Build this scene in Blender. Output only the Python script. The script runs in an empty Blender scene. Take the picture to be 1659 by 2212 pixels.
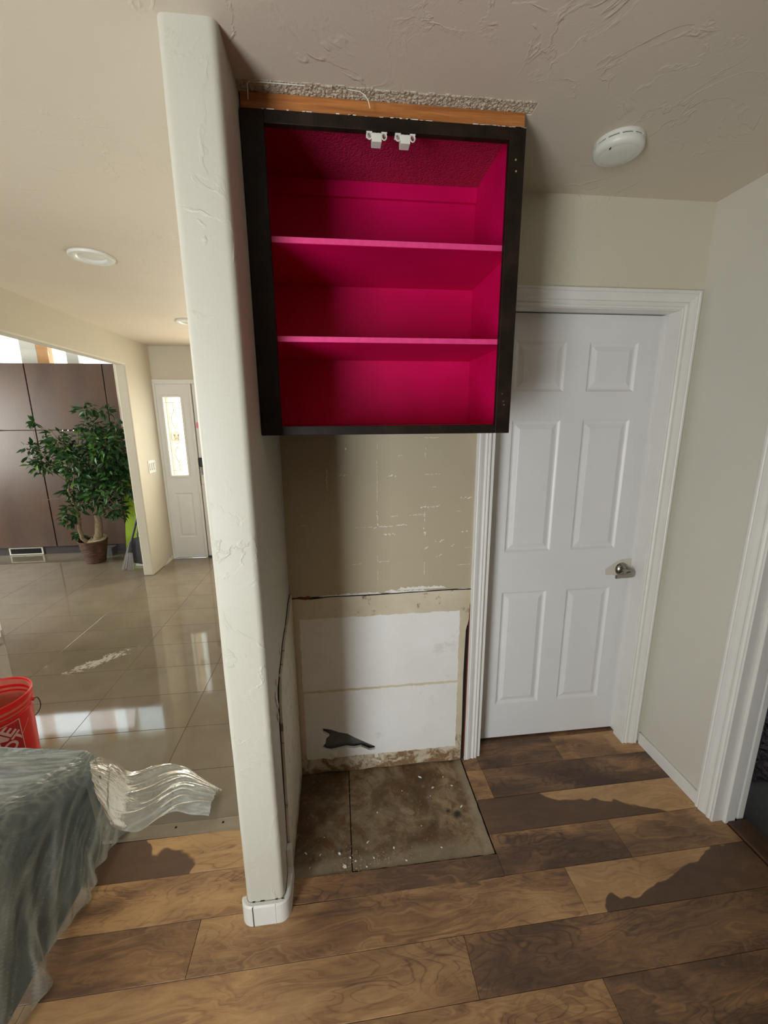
import bpy, bmesh, math, random
from mathutils import Vector, Matrix, noise as mnoise
random.seed(7)
SC = bpy.context.scene
COL = SC.collection

# ------------------------------------------------------------------ camera
YAW, PITCH, ROLL, CZ = .1116, .2192, -.0074, 1.613
_f = Vector((math.sin(YAW)*math.cos(PITCH), math.cos(YAW)*math.cos(PITCH), -math.sin(PITCH)))
_r = Vector((math.cos(YAW), -math.sin(YAW), 0)); _u = _r.cross(_f)
r_ = math.cos(ROLL)*_r + math.sin(ROLL)*_u; u_ = -math.sin(ROLL)*_r + math.cos(ROLL)*_u
cd = bpy.data.cameras.new('camera'); cam = bpy.data.objects.new('camera', cd); COL.objects.link(cam)
cd.sensor_fit = 'HORIZONTAL'; cd.sensor_width = 36; cd.lens = 36*885.43/1659; cd.clip_start = .02
cam.matrix_world = Matrix(((r_.x, u_.x, -_f.x, 0), (r_.y, u_.y, -_f.y, 0), (r_.z, u_.z, -_f.z, CZ), (0, 0, 0, 1)))
SC.camera = cam

# ------------------------------------------------------------------ world, lights, exposure
SC.view_settings.view_transform = 'Standard'; SC.view_settings.look = 'None'
SC.view_settings.gamma = 1; SC.view_settings.use_curve_mapping = False
SC.view_settings.exposure = 0.0
SC.cycles.use_denoising = True
SC.cycles.max_bounces = 10; SC.cycles.diffuse_bounces = 6; SC.cycles.transparent_max_bounces = 24
SC.cycles.sample_clamp_indirect = 6
W = bpy.data.worlds.new('sky'); SC.world = W; W.use_nodes = True
W.node_tree.nodes['Background'].inputs[0].default_value = (.86, .95, 1.0, 1)
W.node_tree.nodes['Background'].inputs[1].default_value = 4.0
def area(name, loc, direction, sx, sy, power, color, spread=180):
    l = bpy.data.lights.new(name, 'AREA'); l.shape = 'RECTANGLE'; l.size = sx; l.size_y = sy
    l.energy = power; l.color = color; l.spread = math.radians(spread)
    o = bpy.data.objects.new(name, l); COL.objects.link(o); o.location = loc
    o.rotation_euler = Vector(direction).to_track_quat('-Z', 'Y').to_euler()
    return o
# daylight through the patio door behind the camera, the living room windows and the front door glass
area('patio_daylight', (-1.68, -1.36, .82), (0, 1, .12), 1.0, 1.5, 86, (.985, .99, 1.0))
area('living_room_daylight', (-5.9, 3.3, 1.5), (1, 0, 0), 2.6, 1.5, 120, (1.0, .95, .86))
area('clerestory_daylight', (-4.2, 5.88, 2.68), (0, -1, -.5), 2.0, .5, 8, (.95, .98, 1.0))
area('front_door_daylight', (-1.14, 4.93, 1.35), (0, -1, 0), .45, 1.3, 22, (1.0, .88, .68))

# ------------------------------------------------------------------ object helpers
def link(o, parent=None):
    COL.objects.link(o)
    if parent: o.parent = parent
    return o
def tag(o, label=None, cat=None, group=None, kind=None):
    if label: o['label'] = label
    if cat: o['category'] = cat
    if group: o['group'] = group
    if kind: o['kind'] = kind
    return o
def empty(name, loc=(0, 0, 0), rz=0):
    o = bpy.data.objects.new(name, None); o.empty_display_size = .05
    o.location = loc; o.rotation_euler = (0, 0, rz); return link(o)
class MB:
    def __init__(s): s.v = []; s.f = []; s.m = []
    def add(s, vs, fs, mi=0):
        b = len(s.v); s.v += [tuple(v) for v in vs]
        s.f += [tuple(b+i for i in f) for f in fs]; s.m += [mi]*len(fs); return s
    def box(s, x0, y0, z0, x1, y1, z1, mi=0, M=None):
        vs = [Vector((x, y, z)) for x in (x0, x1) for y in (y0, y1) for z in (z0, z1)]
        if M: vs = [M @ v for v in vs]
        return s.add(vs, [(0, 1, 3, 2), (4, 6, 7, 5), (0, 4, 5, 1), (2, 3, 7, 6), (0, 2, 6, 4), (1, 5, 7, 3)], mi)
    def tube(s, pts, rad, n=8, cap=True, mi=0):
        pts = [Vector(p) for p in pts]
        rad = rad if hasattr(rad, '__len__') else [rad]*len(pts)
        vs = []; prev = None
        for i, p in enumerate(pts):
            d = (pts[min(i+1, len(pts)-1)] - pts[max(i-1, 0)]).normalized()
            a = prev if prev is not None else (Vector((0, 0, 1)) if abs(d.z) < .9 else Vector((1, 0, 0)))
            a = (a - d*a.dot(d)).normalized(); b = d.cross(a); prev = a
            vs += [p + rad[i]*(math.cos(t)*a + math.sin(t)*b) for t in [2*math.pi*k/n for k in range(n)]]
        fs = [(i*n+k, i*n+(k+1) % n, (i+1)*n+(k+1) % n, (i+1)*n+k) for i in range(len(pts)-1) for k in range(n)]
        if cap: fs += [tuple(range(n))[::-1], tuple((len(pts)-1)*n+k for k in range(n))]
        return s.add(vs, fs, mi)
    def lathe(s, prof, n=32, c=(0, 0, 0), M=None, mi=0, cap=False):
        vs = []
        for r, z in prof:
            vs += [Vector((r*math.cos(2*math.pi*k/n), r*math.sin(2*math.pi*k/n), z)) for k in range(n)]
        if M: vs = [M @ v for v in vs]
        vs = [v + Vector(c) for v in vs]
        fs = [(i*n+k, i*n+(k+1) % n, (i+1)*n+(k+1) % n, (i+1)*n+k) for i in range(len(prof)-1) for k in range(n)]
        if cap: fs += [tuple(range(n))[::-1], tuple((len(prof)-1)*n+k for k in range(n))]
        return s.add(vs, fs, mi)
    def prism(s, poly, y0, y1, mi=0):   # poly in xz, extruded along y
        n = len(poly)
        vs = [(x, y0, z) for x, z in poly] + [(x, y1, z) for x, z in poly]
        fs = [tuple(range(n)), tuple(range(n, 2*n))[::-1]] + [(i, i+n, (i+1) % n+n, (i+1) % n) for i in range(n)]
        return s.add(vs, fs, mi)
    def grid(s, fn, nu, nv, mi=0):
        vs = [fn(i/nu, j/nv) for j in range(nv+1) for i in range(nu+1)]
        return s.add(vs, [(j*(nu+1)+i, j*(nu+1)+i+1, (j+1)*(nu+1)+i+1, (j+1)*(nu+1)+i) for j in range(nv) for i in range(nu)], mi)
    def build(s, name, mat, parent=None, smooth=False, bevel=0, fix=True, seg=2, sub=0):
        me = bpy.data.meshes.new(name); me.from_pydata(s.v, [], s.f)
        for m in (mat if isinstance(mat, (list, tuple)) else [mat]): me.materials.append(m)
        for p, mi in zip(me.polygons, s.m): p.material_index = mi
        if fix:
            bm = bmesh.new(); bm.from_mesh(me); bmesh.ops.recalc_face_normals(bm, faces=bm.faces); bm.to_mesh(me); bm.free()
        if smooth:
            for p in me.polygons: p.use_smooth = True
        me.update()
        o = link(bpy.data.objects.new(name, me), parent)
        if smooth:
            try: me.set_sharp_from_angle(angle=math.radians(40))
            except Exception: pass
        if bevel:
            b = o.modifiers.new('bevel', 'BEVEL'); b.width = bevel; b.segments = seg; b.limit_method = 'ANGLE'; b.angle_limit = math.radians(35)
        if sub:
            b = o.modifiers.new('sub', 'SUBSURF'); b.levels = sub; b.render_levels = sub
        return o
def box(name, mat, x0, y0, z0, x1, y1, z1, parent=None, bevel=0, seg=2):
    return MB().box(x0, y0, z0, x1, y1, z1).build(name, mat, parent, bevel=bevel, seg=seg)

# ------------------------------------------------------------------ materials
class NT:
    def __init__(s, name):
        s.mat = bpy.data.materials.new(name); s.mat.use_nodes = True
        s.t = s.mat.node_tree; s.t.nodes.clear()
        s.out = s.t.nodes.new('ShaderNodeOutputMaterial'); s._pos = None
    def n(s, typ, _out=0, _set=None, **kw):
        nd = s.t.nodes.new('ShaderNode'+typ)
        for k, v in (_set or {}).items(): setattr(nd, k, v)
        for k, v in kw.items():
            key = int(k[1:]) if k[0] == 'i' and k[1:].isdigit() else k.replace('_', ' ')
            s.put(nd.inputs[key], v)
        return nd.outputs[_out] if _out is not None else nd
    def put(s, sock, v):
        if isinstance(v, bpy.types.NodeSocket): s.t.links.new(v, sock)
        else:
            if isinstance(v, tuple) and len(v) == 3 and sock.type == 'RGBA': v = v+(1,)
            sock.default_value = v
    def pos(s):
        if s._pos is None: s._pos = s.n('NewGeometry')
        return s._pos
    def m(s, op, a, b=0., c=0., clamp=False):
        return s.n('Math', _set={'operation': op, 'use_clamp': clamp}, i0=a, i1=b, i2=c)
    def vm(s, op, a, b=(0, 0, 0)): return s.n('VectorMath', _set={'operation': op}, i0=a, i1=b)
    def noise(s, vec, scale, detail=4., rough=.5, dist=0., out=0):
        return s.n('TexNoise', _out=out, Vector=vec, Scale=scale, Detail=detail, Roughness=rough, Distortion=dist)
    def ramp(s, fac, stops, interp='LINEAR'):
        nd = s.t.nodes.new('ShaderNodeValToRGB'); s.put(nd.inputs[0], fac); cr = nd.color_ramp; cr.interpolation = interp
        while len(cr.elements) < len(stops): cr.elements.new(.5)
        for e, (p, c) in zip(cr.elements, stops):
            e.position = p; e.color = (c, c, c, 1) if not isinstance(c, tuple) else c+(1,)
        return nd.outputs[0]
    def mix(s, f, a, b, mode='MIX'):
        nd = s.t.nodes.new('ShaderNodeMix'); nd.data_type = 'RGBA'; nd.blend_type = mode
        s.put(nd.inputs[0], f); s.put(nd.inputs[6], a); s.put(nd.inputs[7], b); return nd.outputs[2]
    def bump(s, h, strength=.3, dist=.01, normal=None):
        kw = dict(Height=h, Strength=strength, Distance=dist)
        if normal is not None: kw['Normal'] = normal
        return s.n('Bump', **kw)
    def bsdf(s, color, rough=.5, normal=None, surface=True, **kw):
        k = dict(Base_Color=color, Roughness=rough); k.update(kw)
        if normal is not None: k['Normal'] = normal
        b = s.n('BsdfPrincipled', **k)
        if surface: s.t.links.new(b, s.out.inputs[0])
        return b
    def sep(s, v):
        nd = s.t.nodes.new('ShaderNodeSeparateXYZ'); s.put(nd.inputs[0], v); return nd.outputs
    def comb(s, x, y, z): return s.n('CombineXYZ', i0=x, i1=y, i2=z)
    def surf(s, sh): s.t.links.new(sh, s.out.inputs[0]); return s.mat

def flat(name, c, rough=.5, var=.06, scale=25, bump=0., bscale=200, **kw):
    t = NT(name); p = t.pos()
    n = t.noise(p, scale, 3)
    k = t.n('MapRange', Value=n, From_Min=.3, From_Max=.7, To_Min=1-var, To_Max=1+var)
    col = t.vm('SCALE', c); 
    sc = t.t.nodes[-1]; sc.inputs['Scale'].default_value = 1; t.t.links.new(k, sc.inputs['Scale'])
    nm = t.bump(t.noise(p, bscale, 3), bump, .002) if bump else None
    t.bsdf(col, rough, nm, **kw); return t.mat

def plaster(name, c, ridge=.5, rough=.62, ridge_scale=5.5, amount=.5, dirt=.0):
    """painted drywall with a hand trowelled texture: sparse raised ridges and fine stipple"""
    t = NT(name); p = t.pos()
    wp = t.vm('ADD', p, t.vm('SCALE', t.noise(p, 6, 3, out=1), (0, 0, 0))); 
    t.t.nodes[-1].inputs
    n1 = t.noise(p, ridge_scale, 5, .55, 1.2)
    edge = t.m('SUBTRACT', 1, t.m('MULTIPLY', t.m('ABSOLUTE', t.m('SUBTRACT', n1, .5)), 34, clamp=True), clamp=True)
    patch = t.ramp(t.noise(p, 2.7, 2, .5, .3), [(.5-.12*amount, 0), (.56+.05*(1-amount), 1)])
    patch2 = t.ramp(t.noise(p, 19, 2), [(.47, 0), (.58, 1)])
    ridges = t.m('MULTIPLY', t.m('MULTIPLY', edge, patch), patch2)
    step = t.m('MULTIPLY', t.ramp(n1, [(.495, 0), (.51, 1)]), patch)
    fine = t.noise(p, 170, 3, .6)
    mid = t.noise(p, 28, 3, .5)
    h = t.m('ADD', t.m('ADD', t.m('MULTIPLY', ridges, .9*ridge), t.m('MULTIPLY', step, .35*ridge)), t.m('ADD', t.m('MULTIPLY', fine, .10), t.m('MULTIPLY', mid, .12)))
    nm = t.bump(h, .55, .0035)
    v = t.n('MapRange', Value=t.noise(p, 1.6, 4), From_Min=.3, From_Max=.7, To_Min=.965, To_Max=1.035)
    col = t.n('VectorMath', _set={'operation': 'SCALE'}, i0=c, Scale=v)
    if dirt:
        col = t.mix(t.m('MULTIPLY', t.ramp(t.noise(p, 3.3, 6, .7), [(.52, 0), (.75, 1)]), dirt), col, (c[0]*.55, c[1]*.5, c[2]*.45))
    t.bsdf(col, rough, nm); return t.mat

M = {}
M['wall'] = plaster('wall_paint', (.60, .572, .445), .55, .6, 5.5, .3)
M['rear'] = flat('low_bounce_brown_wall', (.16, .125, .10), .7, .05, 2)  # unseen walls, made dark to cut light bouncing back towards the niche
M['wall_right'] = plaster('wall_paint_smooth', (.63, .607, .525), .05, .55, 5, .1)
M['stub'] = plaster('column_paint', (.55, .535, .455), .8, .5, 5.0, .7)
M['ceil'] = plaster('ceiling_paint', (.63, .56, .46), .85, .6, 4.5, .5)
M['hall'] = plaster('hall_paint', (.58, .54, .445), .35, .6, 4.5, .3)
M['niche'] = plaster('niche_paint', (.46, .395, .275), .03, .62, 5, .1, .12)
M['white'] = flat('white_trim_paint', (.74, .73, .69), .38, .02, 8, .06, 120)
M['door'] = flat('white_door_paint', (.74, .74, .73), .36, .02, 5, .10, 90)
M['plastic'] = flat('white_plastic', (.72, .72, .66), .35, .02)
def wood_dark():
    t = NT('dark_stained_wood'); p = t.pos(); x, y, z = t.sep(p)
    g = t.noise(t.comb(t.m('MULTIPLY', x, 60), t.m('MULTIPLY', y, 60), t.m('MULTIPLY', z, 60)), .25, 5, .6, .6)
    g2 = t.noise(p, 9, 4, .6, .8)
    c = t.ramp(g2, [(.3, (.006, .0035, .002)), (.55, (.011, .0065, .0035)), (.8, (.030, .017, .008))])
    c = t.mix(t.ramp(g, [(.45, 0), (.75, .5)]), c, (.03, .017, .008))
    c = t.mix(t.ramp(t.noise(p, 60, 4, .7), [(.70, 0), (.78, .55)]), c, (.12, .08, .045))
    t.bsdf(c, t.ramp(g2, [(.3, .42), (.7, .6)]), t.bump(g, .15, .002), Specular_IOR_Level=.25); return t.mat
M['frame'] = wood_dark()
def orange_wood():
    t = NT('bare_orange_wood'); p = t.pos(); x, y, z = t.sep(p)
    g = t.noise(t.comb(x, t.m('MULTIPLY', y, 20), t.m('MULTIPLY', z, 20)), 7, 5, .6, .4)
    c = t.ramp(g, [(.3, (.30, .10, .025)), (.6, (.50, .19, .05)), (.75, (.58, .25, .08))])
    e = t.ramp(t.m('ADD', z, t.m('MULTIPLY', t.noise(p, 50, 4, .7), .014)), [(0, 0), (1, 1)])
    c = t.mix(t.m('MULTIPLY', t.m('LESS_THAN', t.m('ADD', z, t.m('MULTIPLY', t.noise(p, 60, 4, .7), .016)), 2.3925), .9), c, (.72, .60, .42))
    t.bsdf(c, .5); return t.mat
M['orange'] = orange_wood()
def pink():
    t = NT('magenta_paint'); p = t.pos()
    n = t.noise(p, 6, 4); sp = t.noise(p, 240, 2)
    c = t.ramp(n, [(.3, (.54, .0006, .080)), (.7, (.64, .0010, .105))])
    t.bsdf(c, .5, t.bump(t.m('ADD', t.m('MULTIPLY', n, .4), t.m('MULTIPLY', sp, .25)), .25, .002), Specular_IOR_Level=.22); return t.mat
M['pink'] = pink()
M['pink_edge'] = flat('light_pink_shelf_edge', (.80, .055, .24), .45, .08, 60)
def popcorn(name, c):
    t = NT(name); p = t.pos()
    v = t.n('TexVoronoi', Vector=p, Scale=130.); n = t.noise(p, 160, 4, .6)
    t.bsdf(c, .8, t.bump(t.m('ADD', t.m('SUBTRACT', 1, v), n), .7, .006)); return t.mat
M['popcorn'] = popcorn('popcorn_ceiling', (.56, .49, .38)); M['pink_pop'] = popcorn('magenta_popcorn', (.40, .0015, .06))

def plank():
    t = NT('walnut_laminate'); p = t.pos(); x, y, z = t.sep(p)
    A = lambda nm: t.n('Attribute', _out=2, _set={'attribute_type': 'OBJECT', 'attribute_name': nm})
    seed, tone, ex, es, sk = A('seed'), A('tone'), A('ex'), A('es'), A('skew')
    px = t.m('ADD', x, t.m('MULTIPLY', seed, 13.7)); py = t.m('ADD', y, t.m('MULTIPLY', seed, 5.3))
    v = t.comb(px, py, seed)
    vs = t.comb(px, t.m('MULTIPLY', py, 3.2), seed)
    warp = t.noise(vs, 3.2, 3, .5, .4)
    lines = t.noise(t.comb(t.m('MULTIPLY', px, 1.0), t.m('ADD', t.m('MULTIPLY', py, 16), t.m('MULTIPLY', warp, 6.5)), seed), 3.0, 5, .62, .35)
    swirl = t.noise(vs, 2.6, 2, .45, 1.1)
    rings = t.m('ABSOLUTE', t.m('SINE', t.m('MULTIPLY', swirl, 46)))
    ringm = t.ramp(t.noise(vs, 1.7, 2), [(.42, 0), (.58, 1)])
    thin = t.m('MULTIPLY', t.m('POWER', t.m('SUBTRACT', 1, rings), 3.5), ringm)
    fine = t.noise(t.comb(t.m('MULTIPLY', px, 6), t.m('MULTIPLY', py, 90), seed), 2.2, 4, .6)
    cloud = t.noise(vs, 2.0, 4, .55, .6)
    bx = t.noise(v, 6.0, 2.2, .45, .5)
    # dark heartwood blotch with a crisp ragged edge at x = ex
    dd = t.m('ADD', t.m('MULTIPLY', t.m('SUBTRACT', x, ex), es), t.m('ADD', t.m('MULTIPLY', t.m('SUBTRACT', bx, .5), .55), t.m('MULTIPLY', sk, t.m('SUBTRACT', y, A('cy')))))
    blob = t.m('MULTIPLY', t.n('MapRange', Value=dd, From_Min=-.006, From_Max=.012, To_Min=0., To_Max=1.), t.m('ABSOLUTE', es))
    blob = t.m('MAXIMUM', blob, 0)
    d = t.m('ADD', tone, t.m('MULTIPLY', t.m('SUBTRACT', cloud, .5), 1.5))
    d = t.m('ADD', d, t.m('MULTIPLY', t.m('SUBTRACT', lines, .5), .9))
    d = t.m('ADD', d, t.m('MULTIPLY', thin, .30))
    d = t.m('ADD', d, t.m('MULTIPLY', t.m('SUBTRACT', fine, .5), .22))
    db = t.m('ADD', t.m('ADD', .76, t.m('MULTIPLY', t.m('SUBTRACT', cloud, .5), .6)), t.m('MULTIPLY', t.m('SUBTRACT', lines, .5), .35))
    d = t.m('ADD', t.m('MULTIPLY', d, t.m('SUBTRACT', 1, blob)), t.m('MULTIPLY', db, blob))
    c = t.ramp(d, [(.02, (.60, .375, .18)), (.28, (.47, .275, .13)), (.5, (.29, .16, .080)), (.72, (.155, .088, .052)), (1.0, (.082, .051, .036))])
    c = t.mix(t.ramp(t.noise(v, 2.1, 2), [(.4, 0), (.75, .35)]), c, (.13, .085, .065))
    t.bsdf(c, t.n('MapRange', Value=cloud, From_Min=.3, From_Max=.7, To_Min=.36, To_Max=.46), t.bump(t.m('ADD', fine, lines), .10, .0012), Specular_IOR_Level=.35); return t.mat
M['plank'] = plank()
M['groove'] = flat('dark_floor_joint', (.03, .02, .014), .8)
def tile():
    t = NT('polished_taupe_tile'); p = t.pos(); x, y, z = t.sep(p)
    sd = t.n('ObjectInfo', _out=5) if False else t.n('Attribute', _out=2, _set={'attribute_type': 'OBJECT', 'attribute_name': 'seed'})
    n = t.noise(p, 3.0, 5, .55)
    c = t.ramp(n, [(.3, (.205, .170, .128)), (.7, (.245, .205, .155))])
    c = t.n('VectorMath', _set={'operation': 'SCALE'}, i0=c, Scale=t.m('ADD', .97, t.m('MULTIPLY', sd, .06)))
    # dried white residue, a diagonal smear
    u = t.m('ADD', t.m('MULTIPLY', t.m('ADD', x, 1.68), .75), t.m('MULTIPLY', t.m('SUBTRACT', y, 2.76), .66))
    w = t.m('SUBTRACT', t.m('MULTIPLY', t.m('ADD', x, 1.68), .66), t.m('MULTIPLY', t.m('SUBTRACT', y, 2.76), .75))
    e = t.m('ADD', t.m('POWER', t.m('DIVIDE', u, .22), 2), t.m('POWER', t.m('DIVIDE', w, .055), 2))
    nz = t.noise(p, 26, 6, .72, .6)
    mk = t.ramp(t.m('SUBTRACT', t.m('MULTIPLY', nz, 1.6), t.m('MULTIPLY', e, .22)), [(.62, 0), (.80, 1)])
    dust = t.ramp(t.noise(p, 5, 6, .65), [(.45, .0), (.8, .22)])
    c = t.mix(dust, c, (.36, .33, .29)); c = t.mix(t.m('MULTIPLY', mk, .75), c, (.62, .60, .56))
    rg = t.m('ADD', t.m('ADD', .045, t.m('MULTIPLY', mk, .5)), t.m('MULTIPLY', dust, .12))
    t.bsdf(c, rg, t.bump(t.noise(p, 2.2, 2), .05, .004), IOR=1.62); return t.mat
M['tile'] = tile()
M['grout'] = flat('grey_brown_grout', (.11, .09, .07), .8)
def boarding():
    """bare drywall paper with paste stains, rust and a white painted rectangle"""
    t = NT('stained_drywall_paper'); p = t.pos(); x, y, z = t.sep(p)
    n = t.noise(p, 5, 5, .6, .4)
    c = t.ramp(n, [(.3, (.54, .47, .33)), (.7, (.68, .61, .47))])
    xs = t.m('ADD', x, t.m('MULTIPLY', t.m('SUBTRACT', t.noise(p, 34, 4, .6), .5), .016)); zs = t.m('ADD', z, t.m('MULTIPLY', t.m('SUBTRACT', t.noise(t.vm('ADD', p, (3, 1, 7)), 34, 4, .6), .5), .016))
    def inside(x0, x1, z0, z1):
        a = t.m('MULTIPLY', t.m('GREATER_THAN', xs, x0), t.m('LESS_THAN', xs, x1))
        return t.m('MULTIPLY', a, t.m('MULTIPLY', t.m('GREATER_THAN', zs, z0), t.m('LESS_THAN', zs, z1)))
    rect = t.m('MAXIMUM', inside(-.183, .520, .439, .787), inside(-.183, .520, .080, .427))
    wh = t.ramp(t.noise(p, 3, 4, .6), [(.3, (.74, .73, .68)), (.7, (.82, .82, .80))])
    brown = t.ramp(t.m('SUBTRACT', t.noise(p, 16, 6, .72, .5), t.m('MULTIPLY', z, 1.1)), [(.38, 0), (.52, .95)])
    spot = t.ramp(t.noise(t.vm('ADD', p, (1.3, 0, 2.2)), 21, 5, .65), [(.60, 0), (.68, .8)])
    topm = t.n('MapRange', Value=z, From_Min=.70, From_Max=.84, To_Min=0., To_Max=1.)
    edge = t.ramp(t.m('ABSOLUTE', t.m('SUBTRACT', t.m('ADD', x, 0), .17)), [(.33, 0), (.40, .35)])
    c = t.mix(edge, c, (.42, .33, .18))
    c = t.mix(t.m('MULTIPLY', spot, topm), c, (.16, .09, .035))
    c = t.mix(brown, c, (.20, .105, .04))
    c = t.mix(rect, c, wh)
    c = t.mix(t.m('MULTIPLY', t.ramp(t.noise(p, 9, 6, .7), [(.60, 0), (.72, .35)]), rect), c, (.50, .45, .36))
    t.bsdf(c, .65, t.bump(t.m('ADD', t.m('MULTIPLY', rect, .6), t.m('MULTIPLY', n, .3)), .4, .002)); return t.mat
M['board'] = boarding()
def sideboard():
    t = NT('scuffed_cream_board'); p = t.pos(); x, y, z = t.sep(p)
    c = t.ramp(t.noise(p, 4, 4), [(.3, (.64, .58, .46)), (.7, (.76, .71, .60))])
    mk = t.ramp(t.noise(t.comb(0., t.m('MULTIPLY', y, 60), t.m('MULTIPLY', z, 14)), 1., 3, .6), [(.62, 0), (.66, .8)])
    low = t.ramp(t.m('SUBTRACT', t.noise(p, 14, 5, .7), t.m('MULTIPLY', z, 2)), [(.35, 0), (.5, .8)])
    c = t.mix(mk, c, (.16, .10, .055)); c = t.mix(low, c, (.19, .11, .05))
    t.bsdf(c, .5); return t.mat
M['side'] = sideboard()
def dirtfloor():
    t = NT('dirty_old_underfloor'); p = t.pos(); x, y, z = t.sep(p)
    n = t.noise(p, 5, 6, .65, .7)
    c = t.ramp(n, [(.30, (.065, .038, .016)), (.47, (.18, .122, .062)), (.66, (.40, .31, .185))])
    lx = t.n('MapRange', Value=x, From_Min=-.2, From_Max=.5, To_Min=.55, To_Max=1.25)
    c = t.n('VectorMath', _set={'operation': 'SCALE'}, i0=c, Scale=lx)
    rust = t.ramp(t.noise(t.vm('ADD', p, (5, 2, 0)), 13, 7, .75, .8), [(.47, 0), (.62, .85)])
    c = t.mix(rust, c, (.13, .055, .016))
    dust = t.ramp(t.noise(t.vm('ADD', p, (1, 7, 0)), 30, 6, .75), [(.56, 0), (.72, .5)])
    c = t.mix(dust, c, (.40, .34, .25))
    ed = t.m('MAXIMUM', t.ramp(t.m('ADD', x, t.m('MULTIPLY', n, .09)), [(.545, 0), (.575, .7)]), t.ramp(t.m('SUBTRACT', 1.255, t.m('ADD', y, t.m('MULTIPLY', t.m('SUBTRACT', n, .5), .16))), [(0., 0), (.03, .5)]))
    c = t.mix(ed, c, (.37, .31, .215))
    dx = t.vm('DISTANCE', p, (.452, 1.363, -.006)); dnode = t.t.nodes[-1]
    dv = dnode.outputs['Value']
    c = t.mix(t.ramp(t.m('ADD', dv, t.m('MULTIPLY', t.noise(p, 60, 4), .02)), [(.020, .95), (.036, 0)]), c, (.022, .017, .012))
    dv2 = t.n('VectorMath', _out=1, _set={'operation': 'DISTANCE'}, i0=p, i1=(.418, 1.385, -.006))
    c = t.mix(t.ramp(t.m('ADD', dv2, t.m('MULTIPLY', t.noise(p, 60, 4), .02)), [(.012, .9), (.024, 0)]), c, (.03, .022, .015))
    t.bsdf(c, .7, t.bump(t.m('ADD', n, t.m('MULTIPLY', t.noise(p, 90, 5, .7), .6)), .6, .005)); return t.mat
M['dirt'] = dirtfloor()
def laminate():
    t = NT('dark_brown_laminate'); p = t.pos(); x, y, z = t.sep(p)
    n = t.noise(t.comb(t.m('MULTIPLY', x, 1.3), y, t.m('MULTIPLY', z, .6)), 2.4, 4, .5, .3)
    g = t.noise(t.comb(t.m('MULTIPLY', x, 30), y, t.m('MULTIPLY', z, 2)), 3, 4)
    c = t.ramp(n, [(.3, (.080, .045, .034)), (.5, (.105, .066, .052)), (.72, (.12, .060, .036))])
    t.bsdf(t.mix(t.ramp(g, [(.4, 0), (.8, .3)]), c, (.05, .03, .022)), .32, t.bump(g, .05, .001)); return t.mat
M['lam'] = laminate()
M['lam_dark'] = flat('near_black_gap', (.008, .005, .004), .6)
M['kick'] = flat('dark_blue_grey_kick', (.055, .045, .048), .5)
M['chrome'] = flat('brushed_nickel', (.36, .34, .31), .22, .02, Metallic=1.)
M['silver'] = flat('bright_steel', (.75, .74, .72), .18, .02, Metallic=1.)
M['black'] = flat('black_plastic', (.014, .014, .016), .4, .1)
M['dust_black'] = flat('dark_grey_plastic', (.032, .033, .038), .45, .1)
M['red'] = flat('red_bucket_plastic', (.66, .012, .012), .38, .05, 12)
M['red_dusty'] = flat('dusty_red_inside', (.58, .16, .10), .7, .12, 16)
M['logo'] = flat('pale_pink_print', (.72, .42, .40), .5, .08, 40)
M['logo_dark'] = flat('dark_red_print', (.40, .008, .014), .45, .08, 40)
M['bristle'] = flat('grey_bristle', (.36, .34, .34), .7, .3, 90)
M['lime'] = flat('lime_green_paint', (.42, .62, .045), .55, .05, 6)
M['vine'] = flat('dark_green_vine', (.06, .11, .02), .6)
M['card'] = flat('pale_pink_card', (.70, .50, .50), .6, .2, 60)
M['petal'] = flat('crimson_petal', (.50, .03, .07), .6, .2, 60)
M['beige_card'] = flat('tan_card_border', (.45, .33, .16), .6)
M['pinknote'] = flat('pink_paper', (.80, .28, .36), .7)
M['greenbox'] = flat('bright_green_plastic', (.05, .40, .10), .4)
M['dark_cavity'] = flat('grey_cavity_paper', (.17, .17, .15), .85, .1)
M['black_cavity'] = flat('black_gap', (.006, .005, .004), .9)
M['redwood'] = flat('red_brown_wood_edge', (.22, .05, .02), .6)
M['threshold'] = flat('dark_walnut_threshold', (.075, .036, .020), .4, .25, 30)
M['greyfloor'] = flat('dark_grey_vinyl', (.060, .058, .064), .6, .1, 30, .2)
M['metal_strip'] = flat('taupe_reducer_strip', (.27, .225, .165), .45, .06, 30)
M['torn'] = flat('torn_white_paper', (.78, .75, .68), .8, .1, 60)
M['scuff'] = flat('pale_scuff', (.78, .75, .68), .8, .2, 90)
M['grit'] = flat('tan_sawdust', (.36, .27, .17), .9, .3, 90)
M['brick'] = flat('sunlit_tan_masonry', (.62, .42, .22), .8, .2, 12)
M['mullion'] = flat('orange_pine_mullion', (.68, .36, .16), .5, .1, 12)
M['cloth'] = flat('tan_burlap', (.36, .30, .20), .85, .25, 40, .4, 150)
M['bark'] = flat('pale_brown_bark', (.22, .165, .10), .8, .3, 40, .5, 120)
M['grey_box'] = flat('slate_grey_box', (.10, .105, .11), .6)
M['ext'] = flat('sunlit_garden_haze', (.62, .75, .70), .9, .25, 3)
M['gold'] = flat('gold_caming', (.62, .45, .16), .3, .05, Metallic=.6)
def wicker():
    t = NT('brown_wicker'); p = t.pos(); x, y, z = t.sep(p)
    w = t.m('SINE', t.m('ADD', t.m('MULTIPLY', z, 520), t.m('MULTIPLY', t.noise(p, 25, 3), 5)))
    c = t.ramp(t.noise(t.comb(t.m('MULTIPLY', x, 14), t.m('MULTIPLY', y, 14), t.m('MULTIPLY', z, 70)), 1.3, 4), [(.3, (.035, .012, .008)), (.55, (.12, .045, .026)), (.8, (.22, .12, .07))])
    t.bsdf(c, .6, t.bump(w, .8, .004)); return t.mat
M['wicker'] = wicker()
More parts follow.
